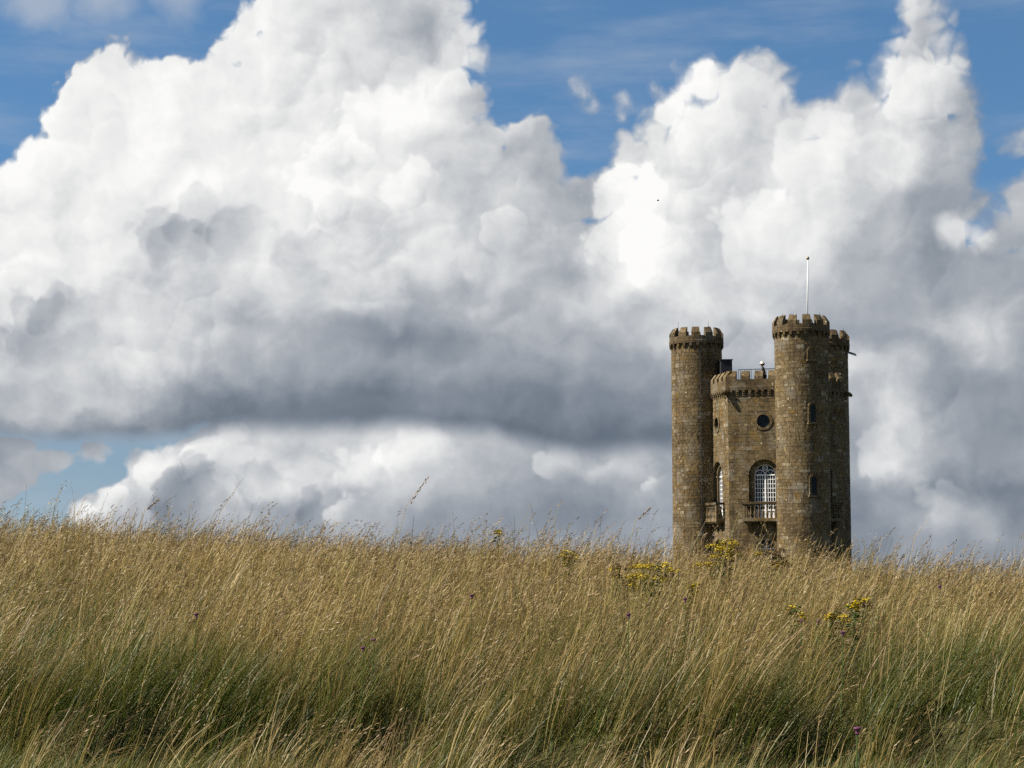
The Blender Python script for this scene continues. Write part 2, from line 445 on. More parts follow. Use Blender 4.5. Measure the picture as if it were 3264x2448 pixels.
def plain(name, col, rough=0.6, spec=0.4, metallic=0.0, var=0.25, scale=8.0):
    m = material(name); p = geo('Position')
    g = noise(p, scale, 4, 0.6)
    c = mixc(g, tuple(x * (1 - var) for x in col) + (1,), tuple(min(1, x * (1 + var)) for x in col) + (1,))
    surface(principled(c, rough, spec, metallic))
    return m
WHITE = plain("white_painted_wood", (0.84, 0.83, 0.80), 0.5, var=0.05)
IRON = plain("dark_iron", (0.03, 0.033, 0.04), 0.55)
LEAD = plain("lead_sheet", (0.22, 0.24, 0.27), 0.6)
DARKWOOD = plain("tarred_boards", (0.012, 0.012, 0.016), 0.8)
POLE = plain("white_gloss_pole", (0.66, 0.66, 0.64), 0.35, var=0.05)
BALL = plain("gilt_ball", (0.30, 0.26, 0.15), 0.35, metallic=0.6)
CURTAIN = plain("white_curtain", (0.70, 0.69, 0.66), 0.9, 0.1, var=0.08, scale=20)
ROOFLEAD = plain("roof_lead", (0.16, 0.16, 0.16), 0.8)
GLASS = material("old_window_glass")
surface(principled(mixc(noise(geo('Position'), 3.0, 2, 0.5), (0.006, 0.008, 0.011, 1), (0.02, 0.024, 0.03, 1)), 0.15, 0.12))

# ------------------------------------------------------------------ terrain
def sstep(a, b, x):
    t = np.clip((np.asarray(x, float) - a) / (b - a), 0, 1)
    return t * t * (3 - 2 * t)
_lat = RNG.random((256, 256))
def vnoise(x, y):
    x = np.asarray(x, float); y = np.asarray(y, float)
    xi = np.floor(x).astype(int); yi = np.floor(y).astype(int)
    fx = x - xi; fy = y - yi
    fx = fx * fx * (3 - 2 * fx); fy = fy * fy * (3 - 2 * fy)
    g = lambda i, j: _lat[i & 255, j & 255]
    return (g(xi, yi) * (1 - fx) + g(xi + 1, yi) * fx) * (1 - fy) + (g(xi, yi + 1) * (1 - fx) + g(xi + 1, yi + 1) * fx) * fy
def fbm(x, y, o=3):
    s = 0; a = 0.5; n = 0
    for k in range(o):
        s = s + a * vnoise(x * 2 ** k + 17 * k, y * 2 ** k + 31 * k); n += a; a *= 0.5
    return s / n
BANKS = [(0.50, 0.55), (2.75, 0.8), (-2.3, 0.8), (-1.0, 0.35), (-3.8, 0.6), (1.45, 0.3), (4.2, 0.5)]
def bank_w(x):
    """Where the field breaks into a small overgrown bank."""
    w = 0
    for c_, s_ in BANKS: w = w + np.exp(-((x - c_) / s_) ** 2)
    return np.clip(w, 0, 1)
def bank_y(x): return 11.6 + (fbm(np.asarray(x, float) * 0.9 + 60, np.asarray(x, float) * 0 + 3.3, 3) - 0.5) * 1.6
def hollow(x, y):
    """Foot of the bank, where little grows."""
    return bank_w(x) * np.exp(-((y - bank_y(x) + 0.15) / 0.38) ** 2)
def ground_z(x, y):
    x = np.asarray(x, float); y = np.asarray(y, float)
    w = bank_w(x); yb = bank_y(x)
    z = 1.95 + 0.26 * sstep(4.0, 9.0, y)
    z = z + 0.30 * (w * sstep(yb - 0.05, yb + 0.30, y) + (1 - w) * sstep(10.2, 14.5, y)) - 0.14 * w * np.exp(-((y - yb + 0.35) / 0.4) ** 2)
    z = z + sstep(12.0, 20.5, y) * 0.31 - sstep(7.0, 20.5, y) * 0.047 * np.clip(x, -25, 25)
    z = z * (1 - sstep(21.5, 95.0, y))
    z = z + (fbm(x * 0.6, y * 0.6, 3) - 0.5) * (0.20 + 0.14 * (1 - sstep(13, 17, y))) * (1 - sstep(36, 60, y))
    z = z - 0.045 * np.maximum(0, y - 150) - 0.045 * np.maximum(0, np.abs(x) - 150)
    return z

xs = np.concatenate([np.array([-6000, -3000, -1200, -500, -200, -90, -50]), np.arange(-14, 14.1, 0.15), np.array([50, 90, 200, 500, 1200, 3000, 6000])])
ys = np.concatenate([np.array([-3000, -800, -200, -60, -20, -8]), np.arange(0, 30.1, 0.12), np.arange(33, 160, 4.0), np.array([200, 300, 500, 900, 1800, 3500, 7000])])
gx, gy = np.meshgrid(xs, ys)
gz = ground_z(gx, gy)
nx, ny = len(xs), len(ys)
idx = np.arange(nx * ny).reshape(ny, nx)
fq = np.stack([idx[:-1, :-1], idx[:-1, 1:], idx[1:, 1:], idx[1:, :-1]], -1).reshape(-1, 4)
me = bpy.data.meshes.new("ground")
me.from_pydata(np.stack([gx, gy, gz], -1).reshape(-1, 3).tolist(), [], fq.tolist())
me.polygons.foreach_set("use_smooth", [True] * len(me.polygons))
EARTH = material("meadow_earth"); p = geo('Position')
n1 = noise(p, 0.5, 4, 0.6); n2 = noise(p, 9.0, 5, 0.65)
c = mixc(n1, (0.045, 0.050, 0.016, 1), (0.095, 0.075, 0.030, 1))
c = mixc(smooth(n2, 0.4, 0.7), c, (0.030, 0.028, 0.012, 1))
surface(principled(c, 0.95, 0.1, bump=n2, bump_d=0.05))
me.materials.append(EARTH)
tag(link("ground", me), kind="structure")

# ------------------------------------------------------------------ tower
TC = Vector((16.1, 115.4, 0.0))
TH = math.radians(12.0)
RH, RT, RS, RP = 4.25, 4.82, 1.58, 1.69
Z_CORB, Z_PAR, Z_SILL, Z_FACE, Z_TOP = 15.64, 15.96, 16.36, 16.62, 16.96      # turret heights
B_CORB, B_PAR, B_SILL, B_FACE, B_TOP = 12.42, 12.75, 13.36, 13.58, 13.92     # body heights
def pol(a, r): return Vector((r * math.sin(a), -r * math.cos(a), 0.0))
tower = link("stone_tower", None, None, TC)
tower.empty_display_size = 5
tag(tower, "weathered brown stone folly tower with three battlemented round turrets standing behind the grassy crest", "tower")
HEX = [pol(TH + math.radians(60 * i), RH) for i in range(6)]      # 0, 2, 4 carry turrets
TUR = [pol(TH + math.radians(120 * i), RT) for i in range(3)]     # near, far side, sunny side
VIEW = (Vector((EYE.x, EYE.y, 0)) - TC).normalized()

def project(p):
    d = cam.rotation_euler.to_matrix().transposed() @ (Vector(p) - EYE)
    return 1632 + FPX * d.x / -d.z, 1224 - FPX * d.y / -d.z

stones = []          # (score, verts, faces, tone, owner, centre)
def tone_pick():
    r = random.random()
    if r < 0.085: return random.uniform(0.78, 0.93)
    if r < 0.20: return random.uniform(0.68, 0.76)
    return min(0.66, max(0.02, random.gauss(0.42, 0.085)))
def block(fn, u0, u1, v0, v1, nseg, t=0.016, b=0.005):
    """A stone with a bevelled, slightly uneven face; fn(u, v, out) gives its place."""
    g = 0.002
    j = lambda s: random.uniform(-s, s)
    out = t * random.uniform(0.80, 1.12)
    V_ = []; F_ = []
    us = [u0 + g + (u1 - u0 - 2 * g) * i / nseg for i in range(nseg + 1)]
    bu = b * (u1 - u0) / max(0.2, abs(u1 - u0)) if nseg == 1 else b
    ui = [us[0] + b] + us[1:-1] + [us[-1] - b]
    n = nseg + 1
    for u in us: V_.append(fn(u, v0 + g, -0.03))
    for u in us: V_.append(fn(u, v1 - g, -0.03))
    for u in ui: V_.append(fn(u + j(0.006), v0 + g + b + j(0.006), out + j(0.004)))
    for u in ui: V_.append(fn(u + j(0.006), v1 - g - b + j(0.006), out + j(0.007)))
    A, B, C, D = 0, n, 2 * n, 3 * n
    for i in range(nseg):
        F_.append((C + i, C + i + 1, D + i + 1, D + i))
        F_.append((A + i, A + i + 1, C + i + 1, C + i))
        F_.append((D + i, D + i + 1, B + i + 1, B + i))
    F_.append((A, C, D, B)); F_.append((A + nseg, B + nseg, D + nseg, C + nseg))
    return V_, F_

def courses(z0, z1):
    z = z0; out = []
    while z < z1 - 0.12:
        h = random.choice((0.18, 0.20, 0.22, 0.25, 0.28))
        if z1 - z - h < 0.16: h = z1 - z
        out.append((z, z + h)); z += h
    return out

# turrets
LANCETS = {0: [(math.radians(10.5), 14.30, 0.62, 0.32), (math.radians(10.5), 10.62, 1.05, 0.32), (math.radians(10.5), 6.40, 1.08, 0.32)]}   # angle offset filled below
turrets = []
for k, c in enumerate(TUR):
    tv = MB()
    seg = 48
    ring = lambda r, z: [(r * math.cos(2 * math.pi * i / seg), r * math.sin(2 * math.pi * i / seg), z) for i in range(seg)]
    core = ring(RS - 0.018, -0.4) + ring(RS - 0.018, Z_CORB + 0.3)
    tv.add(core, [(i, (i + 1) % seg, seg + (i + 1) % seg, seg + i) for i in range(seg)] + [tuple(range(seg, 2 * seg))])
    t = tv.build("turret", MORTAR, tower, c) if False else link("turret", tv.mesh("turret", MORTAR), tower, c)
    turrets.append(t)
    toc = math.atan2(-(TC + c).x, -(TC + c).y)            # bearing to the camera
    base_a = math.atan2((Vector((0, 0, 0)) - TC - c).y, (Vector((0, 0, 0)) - TC - c).x)
    holes = []
    if k == 0:
        for off, z0, h, w in LANCETS[0]:
            holes.append((base_a + math.radians(22.5), z0 - 0.12, z0 + h + 0.10, w * 0.5 + 0.10))
    cc = courses(0.0, Z_CORB)
    for ci, (z0, z1) in enumerate(cc):
        a = random.uniform(0, 6.28); end = a + 2 * math.pi
        while a < end - 0.08:
            w = random.uniform(0.26, 0.66) / RS
            if end - a - w < 0.16: w = end - a
            if w > 0.62: w = (end - a) / 2
            am = a + w / 2
            skip = False
            for ha, hz0, hz1, hw in holes:
                da = (am - ha + math.pi) % (2 * math.pi) - math.pi
                if abs(da) * RS < hw + w * RS * 0.35 and z1 > hz0 and z0 < hz1: skip = True
            if not skip:
                fn = lambda u, v, o: Vector(((RS - 0.018 + o) * math.cos(u), (RS - 0.018 + o) * math.sin(u), v))
                vv, ff = block(fn, a, a + w, z0, z1, max(1, int(round(w / 0.16))))
                ctr = fn(am, (z0 + z1) / 2, 0)
                nrm = Vector((math.cos(am), math.sin(am), 0))
                wp = TC + c + ctr
                px, py = project(wp)
                sc = (w * RS) * (z1 - z0) * max(0, nrm.dot((EYE - wp).normalized()))
                if wp.z < 4.0: sc = 0
                if k == 2 and wp.z < 13.2 and px > 2266: sc = 0
                if k == 1 and (px < 2645 or wp.z < 13.6): sc = 0
                stones.append((sc, vv, ff, tone_pick(), t, ctr))
            a += w
    # bracketed, battlemented head
    corb = MB()
    def prism_radial(mb, a0, a1, prof, n=2, tone=0.4):
        """prof: (radius, z) loop swept over an arc."""
        m = len(prof); verts = []; faces = []
        for i in range(n + 1):
            a = a0 + (a1 - a0) * i / n
            for r, z in prof: verts.append((r * math.cos(a), r * math.sin(a), z))
        for i in range(n):
            for j in range(m):
                q = (j + 1) % m
                faces.append((i * m + j, (i + 1) * m + j, (i + 1) * m + q, i * m + q))
        faces.append(tuple(range(m))); faces.append(tuple(n * m + j for j in range(m))[::-1])
        mb.add(verts, faces, tone)
    da = 0.075 / RP
    prism_radial(corb, -da, da, [(RS - 0.06, Z_CORB), (RS + 0.03, Z_CORB), (RS + 0.055, Z_CORB + 0.08), (RS + 0.10, Z_CORB + 0.13), (RP - 0.005, Z_CORB + 0.20), (RP - 0.005, Z_PAR + 0.01), (RS - 0.06, Z_PAR + 0.01)], 2, 0.15)
    corb_me = corb.mesh("corbel", STONE)
    for i in range(24):
        o = link("corbel", corb_me, t); o.rotation_euler.z = 2 * math.pi * (i + 0.4 * k) / 24
    band = MB()
    prof = [(RP - 0.30, Z_PAR), (RP, Z_PAR), (RP + 0.012, Z_PAR + 0.16), (RP - 0.004, Z_PAR + 0.19), (RP - 0.004, Z_SILL), (RP - 0.30, Z_SILL + 0.09)]
    nb = 26
    for i in range(nb):
        tn = tone_pick() * 0.5
        prism_radial(band, 2 * math.pi * i / nb + 0.003, 2 * math.pi * (i + 1) / nb - 0.003, prof, 2, tn)
    tag(link("parapet", band.mesh("parapet", STONE), t), kind=None)
    phase = [math.radians(12), math.radians(-2), math.radians(-1.6)][k]
    ml = MB()
    hm = math.radians(8.8)
    prism_radial(ml, -hm, hm, [(RP - 0.30, Z_SILL - 0.02), (RP - 0.007, Z_SILL - 0.02), (RP - 0.007, Z_FACE), (RP - 0.24, Z_TOP), (RP - 0.30, Z_TOP)], 3, 0.45)
    variants = []
    for q in range(3):
        mv = MB(); mv.v = [(x * random.uniform(0.995, 1.005), y * random.uniform(0.995, 1.005), z + random.uniform(-0.015, 0.015)) for x, y, z in ml.v]; mv.f = ml.f; mv.t = [random.uniform(0.15, 0.45)] * len(ml.f)
        variants.append(mv.mesh("merlon", STONE))
    for i in range(12):
        o = link("merlon", variants[(i * 7 + k) % 3], t); o.rotation_euler.z = base_a + phase + 2 * math.pi * i / 12
    rf = MB(); rr = [(RP - 0.29, Z_PAR + 0.2)]
    rf.lathe((0, 0, 0), [(RP - 0.27, Z_PAR + 0.15), (0.05, Z_PAR + 0.45)], 24, 0.3)
    link("turret_roof", rf.mesh("turret_roof", ROOFLEAD), t)

# walls of the body
def wall_frame(i):
    A, B = HEX[i], HEX[(i + 1) % 6]
    e = (B - A).normalized(); n = Vector((e.y, -e.x, 0))
    if n.dot((A + B) / 2) < 0: n = -n
    return A, B, e, n, (B - A).length
WIN = dict(c=2.125, hw=0.92, sill=5.02, spring=7.68)
OCU = dict(c=2.125, z=10.88, r=0.40)
LOWWIN = dict(c=2.125, hw=0.62, sill=1.2, spring=3.30)
def arch_loop(c, hw, sill, spring, n=16):
    pts = [(c - hw, sill), (c + hw, sill)]
    for i in range(n + 1):
        a = math.pi * i / n
        pts.append((c + hw * math.cos(a), spring + hw * math.sin(a)))
    return pts
def half_width(win, z):
    if z < win['sill']: return 0
    if z <= win['spring']: return win['hw']
    d = z - win['spring']
    return math.sqrt(max(0, win['hw'] ** 2 - d * d))

walls = []
for i in range(6):
    A, B, e, n, L = wall_frame(i)
    seen = i in (0, 4, 5)
    at = lambda s, z, o, A=A, e=e, n=n: A + e * s + n * o + Vector((0, 0, z))
    bm = bmesh.new()
    loops = [[(0, -0.4), (L, -0.4), (L, B_CORB + 0.4), (0, B_CORB + 0.4)]]
    if seen:
        loops += [arch_loop(WIN['c'], WIN['hw'], WIN['sill'], WIN['spring']), arch_loop(LOWWIN['c'], LOWWIN['hw'], LOWWIN['sill'], LOWWIN['spring']),
                  [(OCU['c'] + OCU['r'] * math.cos(2 * math.pi * q / 24), OCU['z'] + OCU['r'] * math.sin(2 * math.pi * q / 24)) for q in range(24)]]
    edges = []; reveal = []
    for li, lp in enumerate(loops):
        vs_ = [bm.verts.new(at(s, z, -0.018)) for s, z in lp]
        es = [bm.edges.new((vs_[q], vs_[(q + 1) % len(vs_)])) for q in range(len(vs_))]
        edges += es
        if li: reveal.append((vs_, lp))
    bmesh.ops.triangle_fill(bm, use_beauty=True, use_dissolve=False, edges=edges, normal=n)
    for vs_, lp in reveal:
        back = [bm.verts.new(at(s, z, -0.75)) for s, z in lp]
        front = [bm.verts.new(at(s, z, 0.0)) for s, z in lp]
        m = len(lp)
        for q in range(m):
            bm.faces.new((vs_[q], vs_[(q + 1) % m], back[(q + 1) % m], back[q]))
            bm.faces.new((front[q], front[(q + 1) % m], vs_[(q + 1) % m], vs_[q]))
    bmesh.ops.recalc_face_normals(bm, faces=bm.faces)
    me = bpy.data.meshes.new("wall"); bm.to_mesh(me); bm.free()
    me.attributes.new("tone", 'FLOAT', 'FACE').data.foreach_set("value", [0.4] * len(me.polygons))
    me.materials.append(MORTAR)
    wobj = link("wall", me, tower)
    walls.append(wobj)
    tA = TUR[i // 2] if i % 2 == 0 else None
    tB = TUR[((i + 1) // 2) % 3] if i % 2 == 1 else None
    tc_ = tA if tA is not None else tB
    for z0, z1 in courses(0.0, B_CORB + 0.1):
        zc = (z0 + z1) / 2
        gaps = []
        if seen:
            for w in (WIN, LOWWIN):
                if z1 > w['sill'] and z0 < w['spring'] + w['hw']:
                    h = half_width(w, max(z0, w['sill'])) + (0.0 if z0 < w['spring'] - 0.2 else 0.03)
                    if h > 0: gaps.append((w['c'] - h, w['c'] + h))
            if abs(zc - OCU['z']) < OCU['r'] + 0.12 + (z1 - z0) / 2: 
                dz_ = max(0, abs(zc - OCU['z']) - (z1 - z0) / 2)
                h = math.sqrt(max(0, (OCU['r'] + 0.08) ** 2 - dz_ * dz_))
                if h > 0: gaps.append((OCU['c'] - h, OCU['c'] + h))
        spans = [(0.0, L)]
        for g0, g1 in gaps:
            ns = []
            for a, b in spans:
                if g1 <= a or g0 >= b: ns.append((a, b)); continue
                if g0 > a + 0.05: ns.append((a, g0))
                if g1 < b - 0.05: ns.append((g1, b))
            spans = ns
        for a, b in spans:
            s = a
            while s < b - 0.05:
                w = random.uniform(0.26, 0.68)
                if s == 0.0 and random.random() < 0.5: w *= 0.55
                if b - s - w < 0.18: w = b - s
                if w > 0.95: w = (b - s) / 2
                ctr = at(s + w / 2, zc, 0)
                if (Vector((ctr.x, ctr.y, 0)) - tc_).length > RS - 0.30:
                    vv, ff = block(lambda u, v, o: at(u, v, o - 0.018), s, s + w, z0, z1, 1)
                    wp = TC + ctr; px, py = project(wp)
                    sc = w * (z1 - z0) * max(0, n.dot((EYE - wp).normalized()))
                    if wp.z < 4.0 or i not in (0, 4, 5): sc = 0
                    if i == 5 and px > 2470: sc = 0
                    if i == 0 and px < 2645: sc = 0
                    if (Vector((ctr.x, ctr.y, 0)) - tc_).length < RS + 0.15: sc *= 0.3
                    stones.append((sc, vv, ff, tone_pick(), wobj, ctr))
                s += w
    # bracketed battlements of the body
    pr = 0.13
    cme = MB()
    for (zz0, zz1, d0) in ((B_CORB, B_CORB + 0.12, 0.05), (B_CORB + 0.12, B_CORB + 0.22, 0.09), (B_CORB + 0.22, B_PAR + 0.01, pr - 0.006)):
        cme.box(n * (d0 / 2 - 0.02) + Vector((0, 0, (zz0 + zz1) / 2)), e, n, (0, 0, 1), 0.085, d0 / 2 + 0.02, (zz1 - zz0) / 2, 0.35)
    cm = cme.mesh("corbel", STONE)
    s = 0.2
    while s < L - 0.1:
        pos = at(s, 0, 0)
        if (Vector((pos.x, pos.y, 0)) - tc_).length > RS + 0.02: link("corbel", cm, wobj, pos)
        s += 0.385
    bd = MB()
    s = -0.07
    while s < L + 0.05:
        w = min(random.uniform(0.5, 0.9), L + 0.07 - s)
        tn = tone_pick() * 0.6
        p0 = [at(s + 0.004, B_PAR, -0.22), at(s + 0.004, B_PAR, pr), at(s + 0.004, B_PAR + 0.20, pr + 0.012), at(s + 0.004, B_PAR + 0.23, pr), at(s + 0.004, B_SILL, pr), at(s + 0.004, B_SILL + 0.07, -0.22)]
        p1 = [q + e * (w - 0.008) for q in p0]
        bd.add(p0 + p1, [(q, (q + 1) % 6, 6 + (q + 1) % 6, 6 + q) for q in range(6)] + [(5, 4, 3, 2, 1, 0), (6, 7, 8, 9, 10, 11)], tn)
        s += w
    link("parapet", bd.mesh("parapet", STONE), wobj)
    s0 = 0.0 if i % 2 == 1 else L
    for q in range(5):
        sm = 0.12 + 0.82 * q
        w = 0.50 if q else 0.42
        sm = L - sm if i % 2 == 1 and False else sm
        # the plain corner carries a merlon; count from there
        sm = (L - 0.25 - 0.82 * q) if i % 2 == 0 else (0.25 + 0.82 * q)
        if q == 0: w = 0.62; sm += 0.04 if i % 2 == 0 else -0.04
        pos = at(sm, 0, 0)
        if (Vector((pos.x, pos.y, 0)) - tc_).length < RS + 0.05: continue
        mm = MB()
        j = lambda: random.uniform(-0.012, 0.012)
        p0 = [at(-w / 2, B_SILL - 0.02, -0.22) - A, at(-w / 2, B_SILL - 0.02, pr - 0.005) - A, at(-w / 2, B_FACE + j(), pr - 0.005) - A, at(-w / 2, B_TOP + j(), -0.12) - A, at(-w / 2, B_TOP, -0.22) - A]
        p1 = [v + e * w for v in p0]
        mm.add(p0 + p1, [(q2, (q2 + 1) % 5, 5 + (q2 + 1) % 5, 5 + q2) for q2 in range(5)] + [(4, 3, 2, 1, 0), (5, 6, 7, 8, 9)], random.uniform(0.3, 0.6))
        link("merlon", mm.mesh("merlon", STONE), wobj, pos)
rf = MB()
rf.add([Vector((h.x, h.y, 12.72)) * 1 for h in HEX] , [tuple(range(6))], 0.3)
rf.add([Vector((h.x * 0.99, h.y * 0.99, 12.45)) for h in HEX], [tuple(range(6))[::-1]], 0.3)
link("roof", rf.mesh("roof", ROOFLEAD), tower)

# stones: the 300 that show largest are pieces of their own, the rest one body of masonry
stones.sort(key=lambda s: -s[0])
rest_mb = MB()
for r, (sc, vv, ff, tn, owner, ctr) in enumerate(stones):
    if r < 300:
        b = MB(); b.add([v - ctr for v in vv], ff, tn)
        link("stone", b.mesh("stone", STONE), owner, ctr)
    else:
        off = owner.location
        rest_mb.add([v + off for v in vv], ff, tn)
tag(link("stonework", rest_mb.mesh("stonework", STONE), tower), kind="stuff")

# windows and balconies
def bar(mb, pts, w, d, at, o, tone=0.5):
    """A flat bar along a line in the wall plane."""
    for (s0, z0), (s1, z1) in zip(pts[:-1], pts[1:]):
        dx_, dz_ = s1 - s0, z1 - z0; l = math.hypot(dx_, dz_) or 1
        px_, pz_ = -dz_ / l * w / 2, dx_ / l * w / 2
        ex_, ez_ = dx_ / l * w * 0.15, dz_ / l * w * 0.15
        q = [(s0 + px_ - ex_, z0 + pz_ - ez_), (s0 - px_ - ex_, z0 - pz_ - ez_), (s1 - px_ + ex_, z1 - pz_ + ez_), (s1 + px_ + ex_, z1 + pz_ + ez_)]
        vv = [at(a, b, o) for a, b in q] + [at(a, b, o + d) for a, b in q]
        mb.add(vv, [(4, 5, 6, 7), (0, 1, 5, 4), (1, 2, 6, 5), (2, 3, 7, 6), (3, 0, 4, 7), (3, 2, 1, 0)], tone)
def arc(c, r, z, a0=0, a1=180, n=14):
    return [(c + r * math.cos(math.radians(a0 + (a1 - a0) * i / n)), z + r * math.sin(math.radians(a0 + (a1 - a0) * i / n))) for i in range(n + 1)]
def ring_stones(mb, at, c, z, r0, r1, a0, a1, n, o0, o1):
    for i in range(n):
        b0 = math.radians(a0 + (a1 - a0) * i / n) + 0.006; b1 = math.radians(a0 + (a1 - a0) * (i + 1) / n) - 0.006
        q = [(c + r0 * math.cos(b0), z + r0 * math.sin(b0)), (c + r1 * math.cos(b0), z + r1 * math.sin(b0)), (c + r1 * math.cos(b1), z + r1 * math.sin(b1)), (c + r0 * math.cos(b1), z + r0 * math.sin(b1))]
        vv = [at(a, b, o0) for a, b in q] + [at(a, b, o1) for a, b in q]
        mb.add(vv, [(4, 5, 6, 7), (0, 1, 5, 4), (1, 2, 6, 5), (2, 3, 7, 6), (3, 0, 4, 7)], tone_pick() * 0.8)

def pane_mesh(at, lp, o):
    mb = MB(); mb.add([at(s, z, o) for s, z in lp], [tuple(range(len(lp)))]); return mb
bal_mb = MB()
bal_mb.lathe((0, 0, 0), [(0.075, 0.0), (0.075, 0.05), (0.045, 0.07), (0.062, 0.12), (0.082, 0.22), (0.075, 0.30), (0.045, 0.42), (0.036, 0.55), (0.045, 0.62), (0.070, 0.66), (0.070, 0.72)], 8, 0.40)
bal_me = bal_mb.mesh("baluster", STONE, smooth_faces=False)
for i in (0, 4, 5):
    A, B, e, n, L = wall_frame(i)
    at = lambda s, z, o, A=A, e=e, n=n: A + e * s + n * o + Vector((0, 0, z))
    c, hw, sill, sp = WIN['c'], WIN['hw'], WIN['sill'], WIN['spring']
    # stone order inside the opening
    su = MB()
    ring_stones(su, at, c, sp, 0.64, 0.935, 0, 180, 13, -0.60, -0.20)
    for sd in (-1, 1):
        su.box(at(c + sd * 0.785, (sill + sp) / 2, -0.40), e, n, (0, 0, 1), 0.145, 0.19, (sp - sill) / 2, 0.5)
        su.box(at(c + sd * 0.775, sp, -0.37), e, n, (0, 0, 1), 0.165, 0.20, 0.06, 0.6)
    w = su.build("arched_window", STONE, tower)
    vo = MB(); ring_stones(vo, at, c, sp, hw - 0.004, hw + 0.20, 0, 180, 15, -0.05, 0.012)
    link("arch_stones", vo.mesh("arch_stones", STONE), w)
    fr = MB()
    wr = 0.63
    bar(fr, [(c - wr, sill), (c - wr, sp)] + arc(c, wr, sp, 180, 0) + [(c + wr, sill)], 0.075, 0.07, at, -0.42)
    bar(fr, [(c, sill), (c, sp + 0.06)], 0.085, 0.08, at, -0.42)
    bar(fr, [(c - wr, sp), (c + wr, sp)], 0.075, 0.08, at, -0.415)
    bar(fr, [(c - wr, sill + 0.55), (c + wr, sill + 0.55)], 0.07, 0.07, at, -0.42)
    for sd in (-1, 1): bar(fr, arc(c + sd * 0.315, 0.30, sp, 0, 180, 10), 0.04, 0.05, at, -0.41)
    bar(fr, arc(c, 0.145, sp + 0.42, 0, 360, 16), 0.045, 0.05, at, -0.41)
    bar(fr, arc(c, 0.06, sp + 0.42, 0, 360, 6), 0.02, 0.04, at, -0.41)
    link("window_frame", fr.mesh("window_frame", WHITE), w)
    gb = MB()
    for sd in (-1, 1):
        for q in (0.16, 0.305, 0.45): bar(gb, [(c + sd * q, sill + 0.55), (c + sd * q, sp)], 0.032, 0.04, at, -0.415)
        for q in range(1, 8):
            zz = sill + 0.55 + (sp - sill - 0.55) * q / 8
            bar(gb, [(c + sd * 0.05, zz), (c + sd * 0.60, zz)], 0.032, 0.038, at, -0.414)
        for aa in (60, 120): bar(gb, [(c + sd * 0.315, sp), (c + sd * 0.315 + 0.29 * math.cos(math.radians(aa)), sp + 0.29 * math.sin(math.radians(aa)))], 0.016, 0.03, at, -0.412)
    link("glazing_bars", gb.mesh("glazing_bars", WHITE), w)
    link("pane", pane_mesh(at, arch_loop(c, wr, sill, sp), -0.425).mesh("pane", GLASS), w)
    cu = MB()
    for sd in (-1, 1): bar(cu, [(c + sd * 0.32, sill + 0.03), (c + sd * 0.32, sill + 0.53)], 0.50, 0.03, at, -0.416)
    link("lower_panel", cu.mesh("lower_panel", WHITE), w)
    # round window
    ow = MB(); ring_stones(ow, at, c, OCU['z'], OCU['r'] - 0.01, OCU['r'] + 0.15, 0, 360, 16, -0.30, 0.045)
    oc = ow.build("round_window", STONE, tower)
    link("pane", pane_mesh(at, [(c + 0.42 * math.cos(2 * math.pi * q / 24), OCU['z'] + 0.42 * math.sin(2 * math.pi * q / 24)) for q in range(24)], -0.16).mesh("pane", GLASS), oc)
    # ground-floor window
    lw = MB(); ring_stones(lw, at, c, LOWWIN['spring'], LOWWIN['hw'] - 0.004, LOWWIN['hw'] + 0.2, 0, 180, 11, -0.05, 0.012)
    lo = lw.build("arched_window", STONE, tower)
    f2 = MB()
    bar(f2, arc(c, LOWWIN['hw'] - 0.04, LOWWIN['spring'], 0, 180) , 0.07, 0.06, at, -0.40)
    for aa in (45, 90, 135): bar(f2, [(c, LOWWIN['spring']), (c + 0.56 * math.cos(math.radians(aa)), LOWWIN['spring'] + 0.56 * math.sin(math.radians(aa)))], 0.035, 0.05, at, -0.40)
    bar(f2, [(c - 0.6, LOWWIN['spring']), (c + 0.6, LOWWIN['spring'])], 0.06, 0.06, at, -0.40)
    for q in (-0.58, -0.3, 0, 0.3, 0.58): bar(f2, [(c + q, LOWWIN['sill']), (c + q, LOWWIN['spring'])], 0.04, 0.05, at, -0.40)
    link("window_frame", f2.mesh("window_frame", WHITE), lo)
    link("pane", pane_mesh(at, arch_loop(c, LOWWIN['hw'], LOWWIN['sill'], LOWWIN['spring']), -0.41).mesh("pane", GLASS), lo)
    # balcony
    D, HW, Z0, Z1 = 0.53, 1.24, 4.93, 6.08
    fl = MB()
    fl.box(at(c, Z0 + 0.09, D / 2), e, n, (0, 0, 1), HW, D / 2, 0.09, 0.62)
    fl.box(at(c, Z0 - 0.04, D / 2 - 0.03), e, n, (0, 0, 1), HW - 0.05, D / 2 - 0.03, 0.038, 0.3)
    b = fl.build("balcony", STONE, tower)
    rl = MB()
    z_r = Z1 - 0.07
    rl.box(at(c, z_r, D - 0.07), e, n, (0, 0, 1), HW + 0.05, 0.115, 0.07, 0.12)
    rl.box(at(c, z_r - 0.09, D - 0.07), e, n, (0, 0, 1), HW - 0.01, 0.08, 0.022, 0.3)
    for sd in (-1, 1): rl.box(at(c + sd * (HW - 0.07), z_r, (D - 0.185) / 2), e, n, (0, 0, 1), 0.115, (D - 0.187) / 2, 0.069, 0.12)
    link("handrail", rl.mesh("handrail", STONE), b)
    for sd in (-1, 1):
        pm = MB(); pm.box(at(c + sd * (HW - 0.075), (Z0 + 0.18 + Z1 - 0.18) / 2, D - 0.075), e, n, (0, 0, 1), 0.075, 0.075, (Z1 - Z0 - 0.36) / 2, 0.6)
        link("corner_pier", pm.mesh("corner_pier", STONE), b)
    zb = Z0 + 0.18
    for q in range(9):
        link("baluster", bal_me, b, at(c - HW + 0.26 + (2 * HW - 0.52) * q / 8, zb, D - 0.075))
